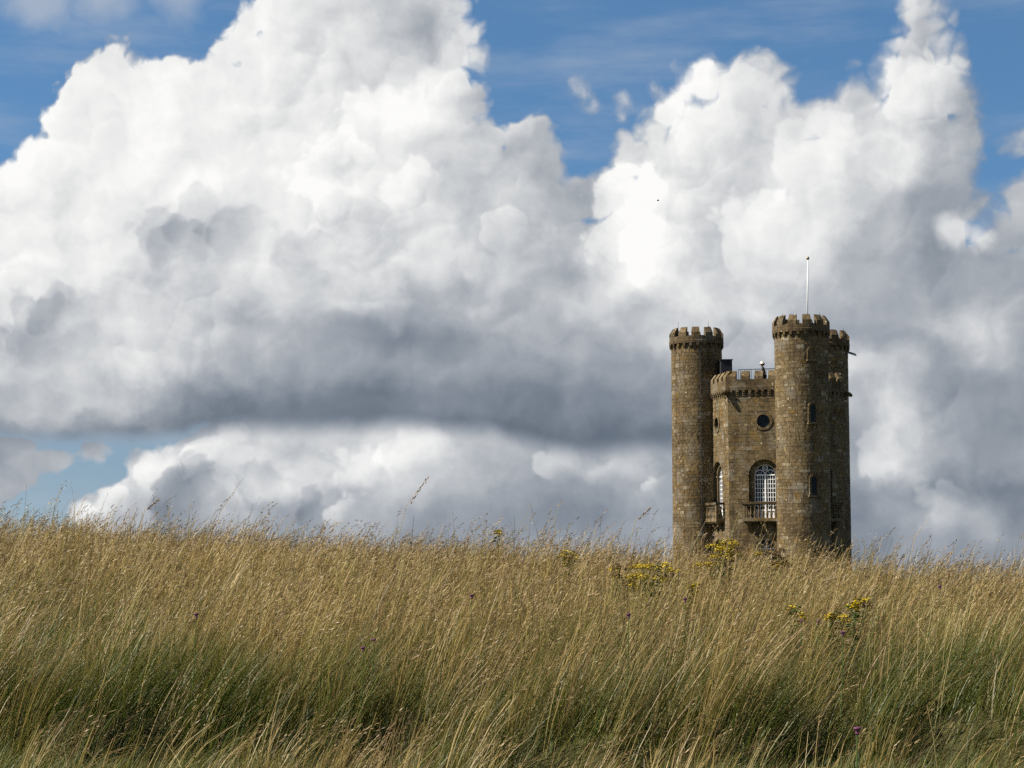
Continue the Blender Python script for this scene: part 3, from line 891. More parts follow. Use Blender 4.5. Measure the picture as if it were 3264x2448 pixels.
    for sd in (-1, 1): link("baluster", bal_me, b, at(c + sd * (HW - 0.075), zb, D * 0.38))
    for sx in (-0.85, 0, 0.85):
        bk = MB()
        pr_ = [(0, Z0 - 0.60), (0.10, Z0 - 0.58), (0.16, Z0 - 0.42), (0.30, Z0 - 0.30), (0.36, Z0 - 0.16), (0.44, Z0 - 0.08), (0, Z0 - 0.08)]
        p0 = [at(c + sx - 0.12, z, o) for o, z in pr_]; p1 = [v + e * 0.24 for v in p0]
        bk.add(p0 + p1, [(q, (q + 1) % 7, 7 + (q + 1) % 7, 7 + q) for q in range(7)] + [tuple(range(7))[::-1], tuple(range(7, 14))], 0.4)
        link("bracket", bk.mesh("bracket", STONE), b)

# slit windows on the near turret
c0 = TUR[0]
ba = math.atan2((-TC - c0).y, (-TC - c0).x) + math.radians(22.5)
er = Vector((math.cos(ba), math.sin(ba), 0)); et = Vector((-er.y, er.x, 0))
for off, z0, h, w in LANCETS[0]:
    at = lambda s, z, o: c0 + er * (math.sqrt(max(0, RS ** 2 - s * s)) + o) + et * s + Vector((0, 0, z))
    hw_ = w / 2
    su = MB()
    ring_stones(su, at, 0, z0 + h - hw_, hw_, hw_ + 0.13, 0, 180, 7, -0.10, 0.055)
    for sd in (-1, 1):
        for q in range(max(1, int((h - hw_) / 0.33))):
            n_ = max(1, int((h - hw_) / 0.33)); hh = (h - hw_) / n_
            su.box(at(sd * (hw_ + 0.065), z0 + hh * (q + 0.5), -0.02), et, er, (0, 0, 1), 0.065, 0.07, hh / 2 - 0.005, tone_pick() * 0.8)
    w_ = su.build("slit_window", STONE, tower)
    sl = MB(); sl.box(at(0, z0 - 0.06, 0.03), et, er, (0, 0, 1), 0.34, 0.11, 0.058, 0.5)
    link("sill", sl.mesh("sill", STONE), w_)
    link("pane", pane_mesh(at, arch_loop(0, hw_, z0, z0 + h - hw_, 10), -0.010).mesh("pane", GLASS if z0 < 14 else MORTAR), w_)

# carved beasts at the plain corners
def gargoyle(corner):
    d = corner.normalized(); side = Vector((-d.y, d.x, 0))
    mb = MB()
    base = corner + Vector((0, 0, 12.62))
    mb.tube([base + d * -0.1 + Vector((0, 0, -0.02)), base + d * 0.12, base + d * 0.28 + Vector((0, 0, 0.03)), base + d * 0.42 + Vector((0, 0, -0.03)), base + d * 0.52 + Vector((0, 0, -0.12))], [0.17, 0.18, 0.15, 0.12, 0.07], 8, 0.15)
    g = mb.build("gargoyle", STONE, tower)
    for sd in (-1, 1):
        wg = MB(); wg.tube([base + d * 0.08 + side * sd * 0.12 + Vector((0, 0, 0.02)), base + d * 0.18 + side * sd * 0.26 + Vector((0, 0, 0.16)), base + d * 0.12 + side * sd * 0.32 + Vector((0, 0, 0.02))], [0.07, 0.05, 0.02], 6, 0.12)
        link("wing", wg.mesh("wing", STONE), g)
        lg = MB(); lg.tube([base + d * 0.10 + side * sd * 0.10 + Vector((0, 0, -0.10)), base + d * 0.20 + side * sd * 0.13 + Vector((0, 0, -0.24)), base + d * 0.05 + side * sd * 0.10 + Vector((0, 0, -0.34))], [0.07, 0.055, 0.04], 6, 0.12)
        link("leg", lg.mesh("leg", STONE), g)
for i in (1, 5, 3): gargoyle(HEX[i])

# stair head, railing, spout, conductor, lightning rods
f5 = wall_frame(5)
hut = MB()
hc = Vector(((2314 - 1632) / FPX * 115.6, 115.6, 0)) - TC
hut.box(hc + Vector((0, 0, 13.75)), (1, 0, 0), (0, 1, 0), (0, 0, 1), 0.34, 0.9, 1.05, 0.3)
hut.box(hc + Vector((0, 0, 14.83)), (1, 0, 0), (0, 1, 0), (0, 0, 1), 0.38, 0.95, 0.03, 0.3)
link("stair_head", hut.mesh("stair_head", DARKWOOD), tower)
rail = MB()
A, B, e, n, L = f5
P0, P1 = A + e * 0.35 - n * 1.55, A + e * 3.4 - n * 1.55
for zz, r in ((14.14, 0.022), (13.3, 0.016)): rail.tube([P0 + Vector((0, 0, zz)), P1 + Vector((0, 0, zz))], r, 6)
ro = rail.build("railing", IRON, tower)
pm = MB(); pm.tube([(0, 0, 12.72), (0, 0, 14.13)], 0.013, 6)
pme = pm.mesh("railing_bar", IRON)
for q in range(24):
    if q % 5 != 2: link("railing_bar", pme, ro, P0 + (P1 - P0) * (q / 23))
c1 = TUR[1]
dirx = Vector((0.93, -0.37, 0)).normalized()
spm = MB()
sb = c1 + dirx * (RP - 0.05) + Vector((0, 0, 15.52))
spm.add([sb + Vector((0, -0.12, 0.02)), sb + Vector((0, 0.12, 0.02)), sb + dirx * 0.50 + Vector((0, 0.12, -0.16)), sb + dirx * 0.50 + Vector((0, -0.12, -0.16)),
         sb + Vector((0, -0.12, 0.14)), sb + Vector((0, 0.12, 0.14)), sb + dirx * 0.42 + Vector((0, 0.12, -0.03)), sb + dirx * 0.42 + Vector((0, -0.12, -0.03))],
        [(3, 2, 1, 0), (4, 5, 6, 7), (0, 1, 5, 4), (1, 2, 6, 5), (2, 3, 7, 6), (3, 0, 4, 7)], 0.9)
link("water_spout", spm.mesh("water_spout", LEAD), tower)
c2 = TUR[2]
ca = math.atan2((-TC - c2).y, (-TC - c2).x) + math.radians(8.5)
cd = MB(); q = c2 + Vector((math.cos(ca), math.sin(ca), 0)) * (RS + 0.035)
cd.tube([q + Vector((0, 0, 0.2)), q + Vector((0, 0, 15.6))], 0.022, 6)
link("lightning_conductor", cd.mesh("lightning_conductor", IRON), tower)
rod = MB(); rod.tube([(0, 0, 0), (0, 0, 0.62)], [0.014, 0.007], 6)
rme = rod.mesh("lightning_rod", IRON)
for k, rods in ((2, ((2159, .55), (2252, .62), (2267, .4))), (0, ((2500, .5), (2616, .5))), (1, ((2685, .5),))):
    for px, hgt in rods:
        c = TUR[k]; dd = (TC + c).length
        xx = (px - 1632) / FPX * dd - (TC + c).x
        yy = -math.sqrt(max(0.0, (RP - 0.2) ** 2 - xx * xx)) * (1 if hgt > 0.5 else -1)
        link("lightning_rod", rme, turrets[k], (xx, yy, Z_TOP - 0.25))

# flagpole on the near turret
fp_b = TC + TUR[0] + Vector((0.42, 0.3, Z_PAR + 0.3))
flag = link("flagpole", None, None, fp_b)
tag(flag, "slim white flagpole with a ball on top rising from the tallest looking turret", "flagpole")
m = MB(); m.tube([(0, 0, 0), (0.045, 0, 2.0), (0.10, 0, 4.18)], [0.046, 0.040, 0.030], 10)
link("pole", m.mesh("pole", POLE, smooth_faces=True), flag)
m = MB(); m.lathe((0.10, 0, 4.26), [(0.10 * math.sin(math.pi * q / 8) + 0.002, -0.10 * math.cos(math.pi * q / 8)) for q in range(9)], 12)
link("finial_ball", m.mesh("finial_ball", BALL, smooth_faces=True), flag)

# ------------------------------------------------------------------ visitor on the roof
def skin_mesh(name, joints, edges, mat, parent, sub=2, root=0):
    me = bpy.data.meshes.new(name)
    me.from_pydata([j[:3] for j in joints], edges, [])
    o = link(name, me, parent)
    me.materials.append(mat)
    sk = o.modifiers.new("skin", 'SKIN')
    if not me.skin_vertices: me.skin_vertices.new()
    for i, j in enumerate(joints):
        r = j[3] if isinstance(j[3], tuple) else (j[3], j[3])
        me.skin_vertices[0].data[i].radius = r
        me.skin_vertices[0].data[i].use_root = (i == root)
    sk.use_smooth_shade = True
    ss = o.modifiers.new("sub", 'SUBSURF'); ss.levels = sub; ss.render_levels = sub
    return o
SKIN = plain("skin", (0.42, 0.25, 0.17), 0.55, var=0.06)
COAT = plain("drab_jacket", (0.075, 0.065, 0.062), 0.85, var=0.2, scale=30)
TROUS = plain("grey_trousers", (0.06, 0.055, 0.05), 0.9, var=0.2, scale=30)
HAT = plain("cream_sun_hat", (0.66, 0.62, 0.50), 0.85, var=0.08, scale=30)
HAIR = plain("dark_hair", (0.03, 0.02, 0.015), 0.7)
SHOE = plain("black_shoes", (0.02, 0.018, 0.016), 0.5)
A, B, e, n, L = wall_frame(5)
spot = TC + A + e * 2.10 - n * 0.62
person = link("person", None, None, (spot.x, spot.y, 12.73))
tag(person, "person in a pale sun hat and drab jacket leaning at the roof battlements", "person")
person.scale = (1.0, 1.0, 1.0)
person.rotation_euler.z = math.radians(165)      # local +x is the way they face: away to the sunny side
J = [(0, 0, 0.93, 0.13), (0.02, 0, 1.12, 0.12), (0.07, 0, 1.34, (0.15, 0.11)), (0.09, 0, 1.45, 0.055), (0.11, 0, 1.53, 0.075), (0.125, 0, 1.62, 0.085),
     (0.0, 0.09, 0.88, 0.085), (0.02, 0.10, 0.48, 0.06), (-0.03, 0.10, 0.09, 0.042), (0.10, 0.11, 0.035, 0.035),
     (0.0, -0.09, 0.88, 0.085), (0.02, -0.10, 0.48, 0.06), (-0.03, -0.10, 0.09, 0.042), (0.10, -0.11, 0.035, 0.035),
     (0.07, 0.18, 1.38, 0.055), (0.13, 0.25, 1.12, 0.042), (0.36, 0.22, 1.00, 0.032), (0.44, 0.20, 0.985, 0.03),
     (0.07, -0.18, 1.38, 0.055), (0.13, -0.25, 1.12, 0.042), (0.36, -0.22, 1.00, 0.032), (0.44, -0.20, 0.985, 0.03)]
E_ = [(0, 1), (1, 2), (2, 3), (3, 4), (4, 5), (0, 6), (6, 7), (7, 8), (8, 9), (0, 10), (10, 11), (11, 12), (12, 13), (2, 14), (14, 15), (15, 16), (16, 17), (2, 18), (18, 19), (19, 20), (20, 21)]
for sd, hnd in ((1, 17), (-1, 21)):
    hx, hy, hz = J[hnd][:3]
    for q, ln in enumerate((0.075, 0.085, 0.08, 0.062)):
        yy = hy + (q - 1.5) * 0.02
        a = len(J); J.append((hx + 0.045, yy, hz, 0.0095)); J.append((hx + 0.045 + ln * 0.6, yy, hz - 0.005, 0.0085)); J.append((hx + 0.045 + ln, yy, hz - 0.025, 0.0075))
        E_ += [(hnd, a), (a, a + 1), (a + 1, a + 2)]
    a = len(J); J.append((hx + 0.0, hy - sd * 0.045, hz, 0.0105)); J.append((hx + 0.045, hy - sd * 0.06, hz - 0.012, 0.009))
    E_ += [(hnd, a), (a, a + 1)]
skin_mesh("body", J, E_, SKIN, person)
JJ = [(0, 0, 0.86, (0.17, 0.14)), (0.02, 0, 1.12, (0.165, 0.135)), (0.07, 0, 1.34, (0.18, 0.135)), (0.085, 0, 1.43, 0.075),
      (0.07, 0.18, 1.38, 0.075), (0.13, 0.25, 1.12, 0.06), (0.33, 0.223, 1.015, 0.048), (0.07, -0.18, 1.38, 0.075), (0.13, -0.25, 1.12, 0.06), (0.33, -0.223, 1.015, 0.048)]
skin_mesh("jacket", JJ, [(0, 1), (1, 2), (2, 3), (2, 4), (4, 5), (5, 6), (2, 7), (7, 8), (8, 9)], COAT, person)
JT = [(0, 0, 0.95, 0.145), (0, 0.09, 0.87, 0.10), (0.02, 0.10, 0.48, 0.075), (-0.03, 0.10, 0.10, 0.062), (0, -0.09, 0.87, 0.10), (0.02, -0.10, 0.48, 0.075), (-0.03, -0.10, 0.10, 0.062)]
skin_mesh("trousers", JT, [(0, 1), (1, 2), (2, 3), (0, 4), (4, 5), (5, 6)], TROUS, person)
for sd in (-1, 1): skin_mesh("shoe", [(-0.06, sd * 0.10, 0.05, 0.045), (0.04, sd * 0.105, 0.042, 0.04), (0.15, sd * 0.11, 0.035, 0.035)], [(0, 1), (1, 2)], SHOE, person)
hm = MB(); hm.lathe((0.115, 0, 1.655), [(0.215, -0.035), (0.22, -0.02), (0.11, 0.012), (0.105, 0.06), (0.09, 0.10), (0.05, 0.125), (0.004, 0.13)], 20)
link("sun_hat", hm.mesh("sun_hat", HAT, smooth_faces=True), person)
hr = MB(); hr.tube([(0.06, 0, 1.66), (0.045, 0, 1.60), (0.05, 0, 1.53)], [0.085, 0.085, 0.06], 12)
link("hair", hr.mesh("hair", HAIR, smooth_faces=True), person)
fc = MB(); fc.tube([(0.20, 0, 1.60), (0.232, 0, 1.575), (0.205, 0, 1.57)], [0.012, 0.016, 0.012], 6)
link("nose", fc.mesh("nose", SKIN), person)
for sd in (-1, 1):
    ey = MB(); ey.lathe((0.19, sd * 0.033, 1.605), [(0.002, -0.012), (0.012, 0), (0.002, 0.012)], 8); link("eye", ey.mesh("eye", SHOE), person)
    er_ = MB(); er_.tube([(0.10, sd * 0.085, 1.57), (0.095, sd * 0.10, 1.60), (0.11, sd * 0.09, 1.625)], [0.012, 0.016, 0.01], 6); link("ear", er_.mesh("ear", SKIN), person)

# ------------------------------------------------------------------ meadow grass
GRASS = material("grass_blades")
tint = attr("tint", 'Color')
d_ = principled(tint, 0.45, 0.30)
tr = _tree[0].nodes.new('ShaderNodeBsdfTranslucent'); put(_tree[0], tr.inputs['Color'], tint)
mx = _tree[0].nodes.new('ShaderNodeMixShader'); mx.inputs[0].default_value = 0.30
_tree[0].links.new(d_.s, mx.inputs[1]); _tree[0].links.new(tr.outputs[0], mx.inputs[2])
surface(S(mx.outputs[0]))

def quad_mesh(name, verts, quads, colors, kind_label):
    me = bpy.data.meshes.new(name)
    nv, nf = len(verts), len(quads)
    me.vertices.add(nv); me.vertices.foreach_set("co", verts.astype(np.float32).ravel())
    me.loops.add(nf * 4); me.loops.foreach_set("vertex_index", quads.astype(np.int32).ravel())
    me.polygons.add(nf)
    me.polygons.foreach_set("loop_start", np.arange(0, nf * 4, 4, dtype=np.int32))
    c4 = np.ones((nv, 4), np.float32); c4[:, :3] = colors
    me.attributes.new("tint", 'FLOAT_COLOR', 'POINT').data.foreach_set("color", c4.ravel())
    me.materials.append(GRASS)
    me.update(calc_edges=True)
    o = link(name, me)
    tag(o, kind="stuff")
    return o

def ribbons(base, h, th0, th1, az, width, phi, segs, c0, c1, tipw=0.15, power=1.0):
    """Bent blades. th: lean from upright at foot and tip, az: direction of lean. Returns verts, quads, colours, tip points and tip directions."""
    N = len(h)
    p = base.copy(); pts = [p]
    dirs = []
    for k in range(segs):
        t = ((k + 0.5) / segs) ** power
        th = th0 + (th1 - th0) * t
        d = np.stack([np.sin(th) * np.cos(az), np.sin(th) * np.sin(az), np.cos(th)], -1)
        p = p + d * (h / segs)[:, None]
        pts.append(p); dirs.append(d)
    side = np.stack([np.cos(phi), np.sin(phi), np.zeros(N)], -1)
    V_ = np.zeros((N, (segs + 1) * 2, 3)); C_ = np.zeros((N, (segs + 1) * 2, 3))
    for k in range(segs + 1):
        t = k / segs
        w = width * (1 - (1 - tipw) * t ** 1.5) * 0.5
        V_[:, 2 * k] = pts[k] - side * w[:, None]
        V_[:, 2 * k + 1] = pts[k] + side * w[:, None]
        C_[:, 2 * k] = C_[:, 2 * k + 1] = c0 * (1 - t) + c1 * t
    q = np.array([[2 * k, 2 * k + 1, 2 * k + 3, 2 * k + 2] for k in range(segs)])
    Q = q[None] + (np.arange(N) * (segs + 1) * 2)[:, None, None]
    return V_.reshape(-1, 3), Q.reshape(-1, 4), C_.reshape(-1, 3), pts, dirs

def scatter(y0, y1, n, margin=2.2):
    """Even over the wedge of field between two distances."""
    y = np.sqrt(RNG.uniform(y0 * y0, y1 * y1, n))
    x = RNG.uniform(-1, 1, n) * (0.272 * y + margin)
    return x, y

def place(x, y): return np.stack([x, y, ground_z(x, y) - 0.02], -1)
parts_v, parts_q, parts_c = [], [], []
def gather(v, q, c):
    k = sum(len(a) for a in parts_v)
    parts_v.append(v); parts_q.append(q + k); parts_c.append(c)
def flush(name, label):
    global parts_v, parts_q, parts_c
    o = quad_mesh(name, np.concatenate(parts_v), np.concatenate(parts_q), np.concatenate(parts_c), label)
    parts_v, parts_q, parts_c = [], [], []
    return o
def pick(cols, w, n):
    cols = np.array(cols); i = RNG.choice(len(cols), n, p=np.array(w) / sum(w))
    return cols[i] * RNG.uniform(0.72, 1.25, n)[:, None]

PATCHES = [(3.0, 16.0, 1.2, -0.45), (4.0, 15.0, 1.1, -0.35), (-3.6, 14.6, 1.4, -0.35), (-3.0, 12.5, 1.2, -0.25), (-3.0, 18.5, 3.0, 0.25), (0.4, 14.5, 1.0, 0.10), (1.9, 14.5, 0.9, 0.28), (0.8, 11.0, 1.0, -0.20), (2.5, 11.0, 0.9, -0.3), (-1.5, 13.6, 0.8, 0.2)]
def dryness(x, y):
    d = 0.31 + 0.38 * sstep(11.5, 18.5, y) + (fbm(x * 1.0 + 40, y * 0.7, 4) - 0.5) * 2.1
    for px_, py_, r_, v_ in PATCHES: d = d + v_ * np.exp(-(((x - px_) / r_) ** 2 + ((y - py_) / (1.3 * r_)) ** 2))
    return np.clip(d - 0.3 * hollow(x, y), 0.04, 0.96)
def gust(x, y): return fbm(x * 0.7 + 9, y * 0.5 + 4, 2)

# green and fading blades close to the ground
def blades(y0, y1, n, segs, wmul):
    x, y = scatter(y0, y1, n)
    clump = fbm(x * 2.2 + 3, y * 2.2, 2); hol = hollow(x, y)
    keep = RNG.random(n) < np.clip(0.25 + clump * 1.4, 0, 1) * (1 - 0.55 * hol)
    x, y, clump, hol = x[keep], y[keep], clump[keep], hol[keep]; n = len(x)
    dry = dryness(x, y); g = gust(x, y)
    near = 1 - sstep(-0.3, 0.25, y - bank_y(x))
    h = RNG.uniform(0.28, 0.66, n) * (0.55 + 0.85 * clump) * (1 - 0.45 * hol) * (1 - 0.52 * near)
    az = RNG.normal(0, 0.8, n)
    green = pick([(0.070, 0.098, 0.011), (0.108, 0.120, 0.017), (0.150, 0.136, 0.028), (0.048, 0.076, 0.010)], [3, 3, 2, 2], n)
    straw = pick([(0.24, 0.178, 0.060), (0.18, 0.130, 0.044), (0.28, 0.20, 0.08), (0.12, 0.080, 0.030)], [3, 3, 2, 1], n)
    isd = (RNG.random(n) < 0.10 + dry * 0.55)[:, None]
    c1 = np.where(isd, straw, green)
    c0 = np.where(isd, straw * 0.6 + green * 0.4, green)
    w = RNG.uniform(0.003, 0.0065, n) * wmul * np.where(RNG.random(n) < 0.10, 1.9, 1.0)
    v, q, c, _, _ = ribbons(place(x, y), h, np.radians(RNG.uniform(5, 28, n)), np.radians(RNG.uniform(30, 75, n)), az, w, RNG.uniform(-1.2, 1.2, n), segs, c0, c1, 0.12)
    gather(v, q, c)
blades(7.0, 10.3, 34000, 2, 1.0)
blades(10.3, 14, 118000, 3, 1.0)
blades(14, 18, 95000, 2, 1.4)
blades(18, 24.5, 50000, 2, 1.9)
flush("green_grass", None)

# tall dry stalks with seed heads, growing in tufts and bent by the wind
STRAWS = [(0.429, 0.306, 0.101), (0.336, 0.222, 0.077), (0.499, 0.384, 0.165), (0.290, 0.210, 0.057), (0.232, 0.210, 0.046), (0.360, 0.234, 0.105)]
def stalks(y0, y1, n, per, wmul, headed, spikes):
    nt = n // per
    tx, ty = scatter(y0, y1, nt)
    keep = RNG.random(nt) < (0.25 + 0.9 * dryness(tx, ty)) * (1 - 0.85 * hollow(tx, ty)) * (1 - 0.55 * (1 - sstep(-0.3, 0.2, ty - bank_y(tx))))
    tx, ty = tx[keep], ty[keep]; nt = len(tx)
    cnt = RNG.integers(max(2, per // 3), per * 2 - per // 3, nt)
    ti = np.repeat(np.arange(nt), cnt); n = len(ti)
    rad = RNG.uniform(0.02, 0.13, nt)[ti]
    x = tx[ti] + RNG.normal(0, 1, n) * rad; y = ty[ti] + RNG.normal(0, 1, n) * rad
    g = gust(x, y)
    h = np.clip(RNG.normal(0.70, 0.09, nt)[ti] + RNG.normal(0, 0.08, n), 0.35, 1.05) * (0.84 + 0.30 * g) * (1 - 0.38 * (1 - sstep(-0.6, 0.3, y - bank_y(x))))
    tall = RNG.random(n) < 0.06
    h[tall] *= RNG.uniform(1.15, 1.42, tall.sum())
    flat = (RNG.random(nt) < 0.10) * RNG.uniform(16, 34, nt)
    lean = np.radians(np.clip(6 + 30 * g + (RNG.normal(0, 9, nt) + flat)[ti] + RNG.normal(0, 7, n), -12, 62))
    az = RNG.normal(0.0, 0.50, nt)[ti] + RNG.normal(0, 0.22, n)
    stray = RNG.random(n) < 0.07
    az[stray] = RNG.uniform(-3.1, 3.1, stray.sum())
    tint_t = RNG.uniform(0.72, 1.22, nt)[ti][:, None]
    which = RNG.choice(len(STRAWS), nt, p=np.array([4, 3, 2.2, 2.2, 1.6, 2]) / 15.0)[ti]
    swap = RNG.random(n) < 0.35
    which[swap] = RNG.integers(0, len(STRAWS), swap.sum())
    col = np.array(STRAWS)[which] * tint_t * RNG.uniform(0.85, 1.15, n)[:, None]
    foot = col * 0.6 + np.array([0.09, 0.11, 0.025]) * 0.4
    w = RNG.uniform(0.0026, 0.0056, n) * wmul
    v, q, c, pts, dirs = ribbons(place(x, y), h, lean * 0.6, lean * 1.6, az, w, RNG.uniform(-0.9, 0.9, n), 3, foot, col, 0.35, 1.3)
    gather(v, q, c)
    sel = np.where(RNG.random(n) < headed)[0]
    m = len(sel)
    hc = pick([(0.25, 0.160, 0.068), (0.36, 0.25, 0.110), (0.18, 0.108, 0.048), (0.42, 0.31, 0.15)], [3, 3, 2, 2], m)
    tip = pts[3][sel]; d = dirs[2][sel]
    hl = RNG.uniform(0.10, 0.20, m)
    for k in range(spikes):
        t = (k + RNG.random(m)) / spikes
        droop = np.stack([0.65 + 0.3 * t, RNG.normal(0, 0.12, m), -0.10 - 0.30 * t], -1)
        spread = RNG.normal(0, 0.0075, (m, 3)) * (1.25 - t)[:, None] * np.sqrt(wmul)
        ctr = tip + d * ((t - 0.55) * hl)[:, None] + droop * (np.maximum(0, t - 0.30) * hl * 0.45)[:, None] + spread
        ax = d + droop * 0.8 + RNG.normal(0, 0.18, (m, 3))
        ax /= np.linalg.norm(ax, axis=1)[:, None]
        sd = np.cross(ax, RNG.normal(0, 1, (m, 3)) * np.array([0.4, 1.0, 0.4])); sd /= np.linalg.norm(sd, axis=1)[:, None] + 1e-6
        ln = RNG.uniform(0.012, 0.022, m)[:, None]; wd = (RNG.uniform(0.0015, 0.0028, m) * wmul ** 0.8)[:, None]
        vv = np.stack([ctr - ax * ln, ctr + sd * wd, ctr + ax * ln, ctr - sd * wd], 1).reshape(-1, 3)
        gather(vv, np.arange(m * 4).reshape(-1, 4), np.repeat(hc, 4, 0))
stalks(7.5, 10.3, 3600, 12, 1.05, 0.10, 8)
stalks(10.3, 14.5, 31000, 15, 1.15, 0.24, 8)
stalks(14.5, 18, 27000, 12, 1.4, 0.26, 8)
stalks(18, 24, 42000, 10, 1.6, 0.34, 8)
flush("dry_grass", None)

# ------------------------------------------------------------------ plants that stand out in the field
def stand(px, py, h):
    """Foot of a plant of height h whose top shows at this point of the photograph."""
    d = ray(px, py)
    lo = 5.0
    for k in range(1200):
        t = lo + k * 0.0125
        p = EYE + d * t
        if p.z <= float(ground_z(p.x, p.y)) + h: return Vector((p.x, p.y, float(ground_z(p.x, p.y))))
    p = EYE + d * 19.8
    return Vector((p.x, p.y, float(ground_z(p.x, p.y))))
YELLOW = plain("ragwort_yellow", (0.40, 0.285, 0.010), 0.6, 0.2, var=0.5, scale=60)
STEM = plain("plant_green", (0.075, 0.115, 0.028), 0.7, 0.2, var=0.35, scale=40)
DRYLEAF = plain("withered_brown", (0.10, 0.06, 0.03), 0.8, 0.1, var=0.35, scale=40)
PURPLE = plain("knapweed_purple", (0.14, 0.045, 0.10), 0.7, 0.2, var=0.3, scale=60)

def ragwort(px, py, h, spread, nclus, label, nflow=34, withered=0.0, seed=0, cr=0.050):
    rnd = random.Random(seed * 7 + 3)
    foot = stand(px, py, h)
    top = EYE + ray(px, py) * (foot - EYE).length
    root = link("ragwort_plant", None, None, foot)
    root.empty_display_size = 0.3
    tag(root, label, "flower", "yellow ragwort in the long grass")
    st = MB(); lf = MB()
    H = max(0.45, top.z - foot.z)
    tips = []
    lean = 0.10 * H
    main = [Vector((0, 0, -0.03)), Vector((lean * 0.3, 0, H * 0.35)), Vector((lean, 0, H * 0.70))]
    st.tube(main, [0.006, 0.005, 0.004], 5)
    for k in range(nclus):
        a = rnd.uniform(0, 6.28); rr = spread * math.sqrt(rnd.uniform(0.05, 1))
        tip = Vector((lean + rr * math.cos(a), rr * math.sin(a) * 0.8, H - rnd.uniform(0, 1.1) ** 1.5 * spread - 0.01))
        b0 = main[1].lerp(main[2], rnd.uniform(0.2, 1.0))
        st.tube([b0, b0.lerp(tip, 0.6) + Vector((rr * math.cos(a) * 0.15, 0, -0.01)), tip], [0.003, 0.0025, 0.002], 4)
        tips.append(tip)
    link("stem", st.mesh("stem", STEM), root)
    for k in range(110):
        z = rnd.uniform(0.15, 1.0) * H; a = rnd.uniform(0, 6.28)
        b = Vector((lean * (z / H) ** 1.3, 0, z)); l = rnd.uniform(0.05, 0.11) * (1.15 - 0.5 * z / H)
        o = Vector((math.cos(a), math.sin(a), rnd.uniform(0.0, 0.6))).normalized()
        s = o.cross(Vector((0, 0, 1))).normalized() * l * 0.22
        lf.add([b, b + o * l * 0.45 + s, b + o * l + Vector((0, 0, -0.02)), b + o * l * 0.45 - s], [(0, 1, 2, 3)])
    tag(link("foliage", lf.mesh("foliage", DRYLEAF if withered > 0.5 else STEM), root), kind="stuff")
    for tip in tips:
        fl = MB()
        for k in range(nflow):
            a = rnd.uniform(0, 6.28); r = cr * math.sqrt(rnd.random())
            c = Vector((r * math.cos(a), r * math.sin(a), 0.026 * (1 - (r / cr) ** 2) + rnd.uniform(-0.022, 0.008)))
            nrm = Vector((rnd.gauss(0, 0.35), rnd.gauss(-0.15, 0.35), 1)).normalized()
            u = nrm.orthogonal().normalized(); w = nrm.cross(u); R = rnd.uniform(0.0065, 0.0105)
            ring = [c + (u * math.cos(q * math.pi / 3) + w * math.sin(q * math.pi / 3)) * R * (1 if q % 2 else 0.8) for q in range(6)]
            fl.add(ring, [tuple(range(6))])
            fl.add([c - nrm * 0.012 + u * 0.003, c + u * 0.004, c - u * 0.004, c - nrm * 0.012 - u * 0.003], [(0, 1, 2, 3)])
        dead = rnd.random() < withered
        o = tag(link("flower_cluster", fl.mesh("flower_cluster", DRYLEAF if dead else YELLOW), root, tip), kind="stuff")
    return root
RW = [
 (1790, 1757, .80, .10, 9, "tight bunch of yellow ragwort alone near the crest, well off the tower"),
 (1957, 1803, .80, .13, 8, "yellow ragwort bunch beside the widest bunch, on its sunlit side"),
 (2062, 1800, .80, .17, 16, "widest bunch of yellow ragwort, in the open field before the tower"),
 (2022, 1838, .72, .09, 6, "low yellow ragwort just beneath the widest bunch"),
 (2265, 1722, .95, .13, 13, "tall yellow ragwort reaching up in front of the first turret"),
 (2295, 1748, .88, .11, 10, "second tall yellow ragwort right beside the tallest one"),
 (2248, 1795, .74, .17, 16, "bushy yellow ragwort below the tall one before the tower"),
 (2178, 1862, .66, .07, 5, "small loose yellow ragwort low between two larger bunches"),
 (2436, 1750, .88, .13, 11, "half withered brown and yellow ragwort under the balcony window"),
 (2690, 1903, .76, .12, 5, "spreading yellow ragwort in greener grass past the tower"),
 (2634, 1945, .66, .08, 5, "small yellow ragwort next to the spreading one past the tower"),
 (2508, 1930, .62, .06, 4, "tiny yellow ragwort lowest in the grass below the near turret"),
 (1562, 1688, .90, .05, 3, "sparse yellow ragwort head poking above the skyline"),
]
for i, (px, py, h, sp_, nc, lb) in enumerate(RW):
    ragwort(px, py, h, sp_, nc, lb, withered=0.65 if i == 8 else 0.10, seed=i, cr=0.062 if i in (0, 1, 2, 4, 5, 6) else 0.042)

KW = [(1558, 1804, "purple knapweed on the slope below the sparse skyline ragwort"), (1504, 1895, "purple knapweed midway down the slope, below the one nearest the skyline ragwort"),
      (1772, 1810, "dull purple knapweed just under the tight ragwort bunch"), (1192, 2034, "upper of two purple knapweeds close together in the middle of the slope"),
      (1158, 2060, "lower of two purple knapweeds close together in the middle of the slope"), (2004, 1955, "purple knapweed straight below the widest ragwort bunch"),
      (2478, 1796, "purple knapweed beside the half withered ragwort"), (2184, 1906, "purple knapweed below the small loose ragwort"),
      (2554, 1972, "purple knapweed below the tiny ragwort, on its tower side"), (2608, 1976, "purple knapweed just beneath the small ragwort past the tower"),
      (2686, 2012, "purple knapweed below the spreading ragwort past the tower"), (2996, 1866, "purple knapweed farthest beyond the tower, near the crest"),
      (626, 1954, "purple knapweed deep in the sunlit golden grass, far from the tower"), (960, 1858, "purple knapweed in golden grass between the lone tall stalk and the field's far end"),
      (2732, 2312, "purple knapweed lowest of all, close to the foot of the picture")]
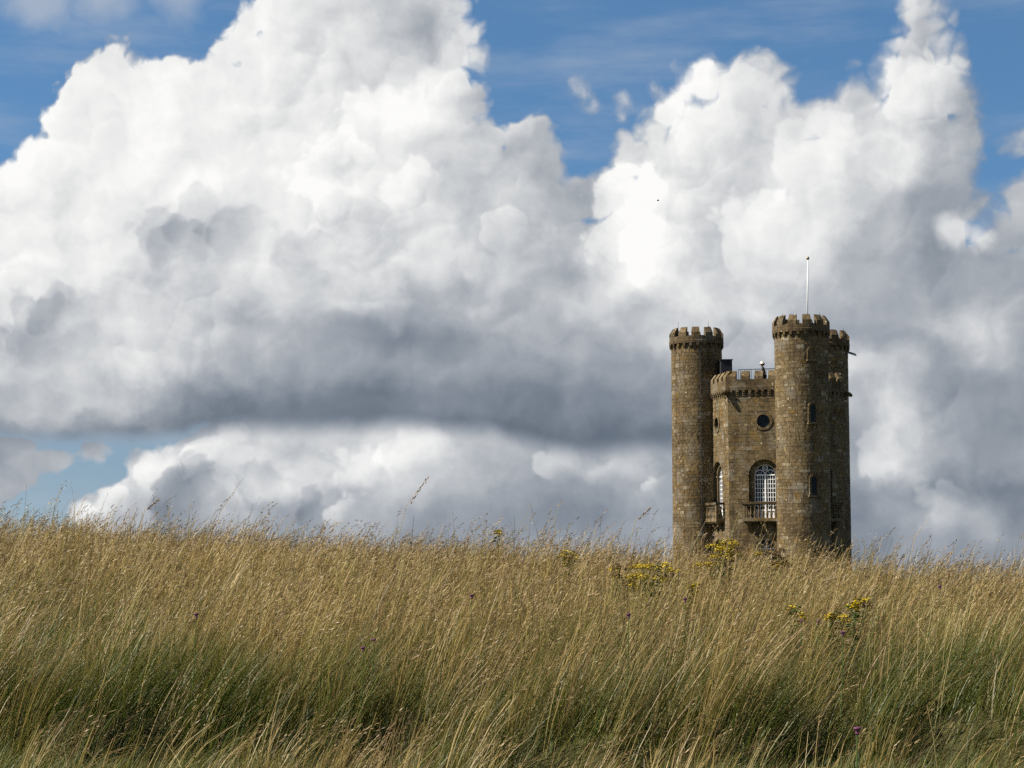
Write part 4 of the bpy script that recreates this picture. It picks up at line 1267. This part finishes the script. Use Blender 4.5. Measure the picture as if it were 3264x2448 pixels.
def knapweed(px, py, i, label):
    rnd = random.Random(100 + i)
    h = rnd.uniform(0.62, 0.78)
    foot = stand(px, py, h); top = EYE + ray(px, py) * (foot - EYE).length
    H = max(0.4, top.z - foot.z)
    root = link("knapweed_plant", None, None, foot); root.empty_display_size = 0.2
    tag(root, label, "flower", "purple knapweed scattered in the meadow")
    s = MB(); s.tube([(-0.04, 0, -0.02), (-0.01, 0, H * 0.5), (0, 0, H - 0.02)], [0.0045, 0.004, 0.003], 5)
    link("stem", s.mesh("stem", STEM), root)
    f = MB(); f.lathe((0, 0, H - 0.03), [(0.003, 0), (0.008, 0.005), (0.007, 0.014), (0.016, 0.026), (0.014, 0.031), (0.004, 0.028)], 9)
    link("flower_head", f.mesh("flower_head", PURPLE), root)
for i, (px, py, lb) in enumerate(KW): knapweed(px, py, i, lb)

STRAW = plain("bleached_straw", (0.46, 0.36, 0.20), 0.6, 0.3, var=0.2, scale=30)
SEED = plain("brown_seed_head", (0.22, 0.14, 0.07), 0.8, 0.1, var=0.3, scale=30)
def lone_stalk(px, py, px0, py0, dist, label, seed, bare=False):
    rnd = random.Random(seed)
    a = EYE + ray(px0, py0) * dist
    top = EYE + ray(px, py) * dist
    foot = Vector((a.x, a.y, float(ground_z(a.x, a.y))))
    root = link("grass_stalk", None, None, foot); root.empty_display_size = 0.2
    tag(root, label, "grass stalk", "lone tall stalks above the skyline")
    v = top - foot; m = (a - foot)
    pts = [Vector((0, 0, -0.02)) - (v - m) * 0.12 * 0, m * 0.6 , m.lerp(v, 0.5) + Vector((-0.02, 0, 0.01)), v]
    s = MB(); s.tube(pts, [0.004, 0.004, 0.0032, 0.002], 5)
    link("stem", s.mesh("stem", STRAW), root)
    if not bare:
        h = MB()
        for k in range(26):
            t = 0.55 + 0.45 * k / 25
            c = m.lerp(v, t) + Vector((rnd.gauss(0, 0.006), rnd.gauss(0, 0.006), rnd.gauss(0, 0.006)))
            d = (v - m).normalized(); sdv = d.cross(Vector((rnd.gauss(0, 1), 1, rnd.gauss(0, 1)))).normalized()
            h.add([c - d * 0.014, c + sdv * 0.005, c + d * 0.016, c - sdv * 0.005], [(0, 1, 2, 3)])
        tag(link("seed_head", h.mesh("seed_head", SEED), root), kind="stuff")
lone_stalk(1365, 1520, 1240, 1705, 18.0, "tallest lone grass stalk with a long seed head, standing clear of the skyline", 1)
lone_stalk(2958, 1655, 2885, 1780, 19.0, "pale bare stalk slanting up past the tower against the cloud", 2, True)
lone_stalk(2075, 1618, 1990, 1700, 20.0, "thin stalk rising just before the first turret", 3)
lone_stalk(505, 1592, 430, 1660, 19.0, "stalk with drooping seed head above the golden crest, farthest from the tower", 4)

# a bird far off before the clouds
bp = EYE + ray(2097, 639) * 160.0
bird = link("bird", None, None, bp)
tag(bird, "tiny dark bird flying high before the white cloud", "bird")
BIRD = plain("dark_feathers", (0.02, 0.018, 0.016), 0.8)
m = MB(); m.tube([(-0.13, 0, 0.0), (-0.07, 0, 0.0), (0.02, 0, 0.0), (0.08, 0, 0.015), (0.12, 0, 0.015)], [0.012, 0.035, 0.04, 0.026, 0.006], 8)
for sd in (-1, 1):
    m.add([(0.05, sd * 0.02, 0.01), (-0.03, sd * 0.02, 0.01), (-0.05, sd * 0.13, 0.06), (-0.11, sd * 0.24, 0.02), (0.03, sd * 0.13, 0.065), (0.0, sd * 0.07, 0.025)], [(0, 1, 2, 4), (4, 2, 3)])
m.add([(-0.10, -0.012, 0), (-0.10, 0.012, 0), (-0.20, 0.04, 0), (-0.17, 0, 0), (-0.20, -0.04, 0)], [(0, 1, 2, 3, 4)])
link("body", m.mesh("body", BIRD), bird)
bird.rotation_euler.z = math.radians(200)
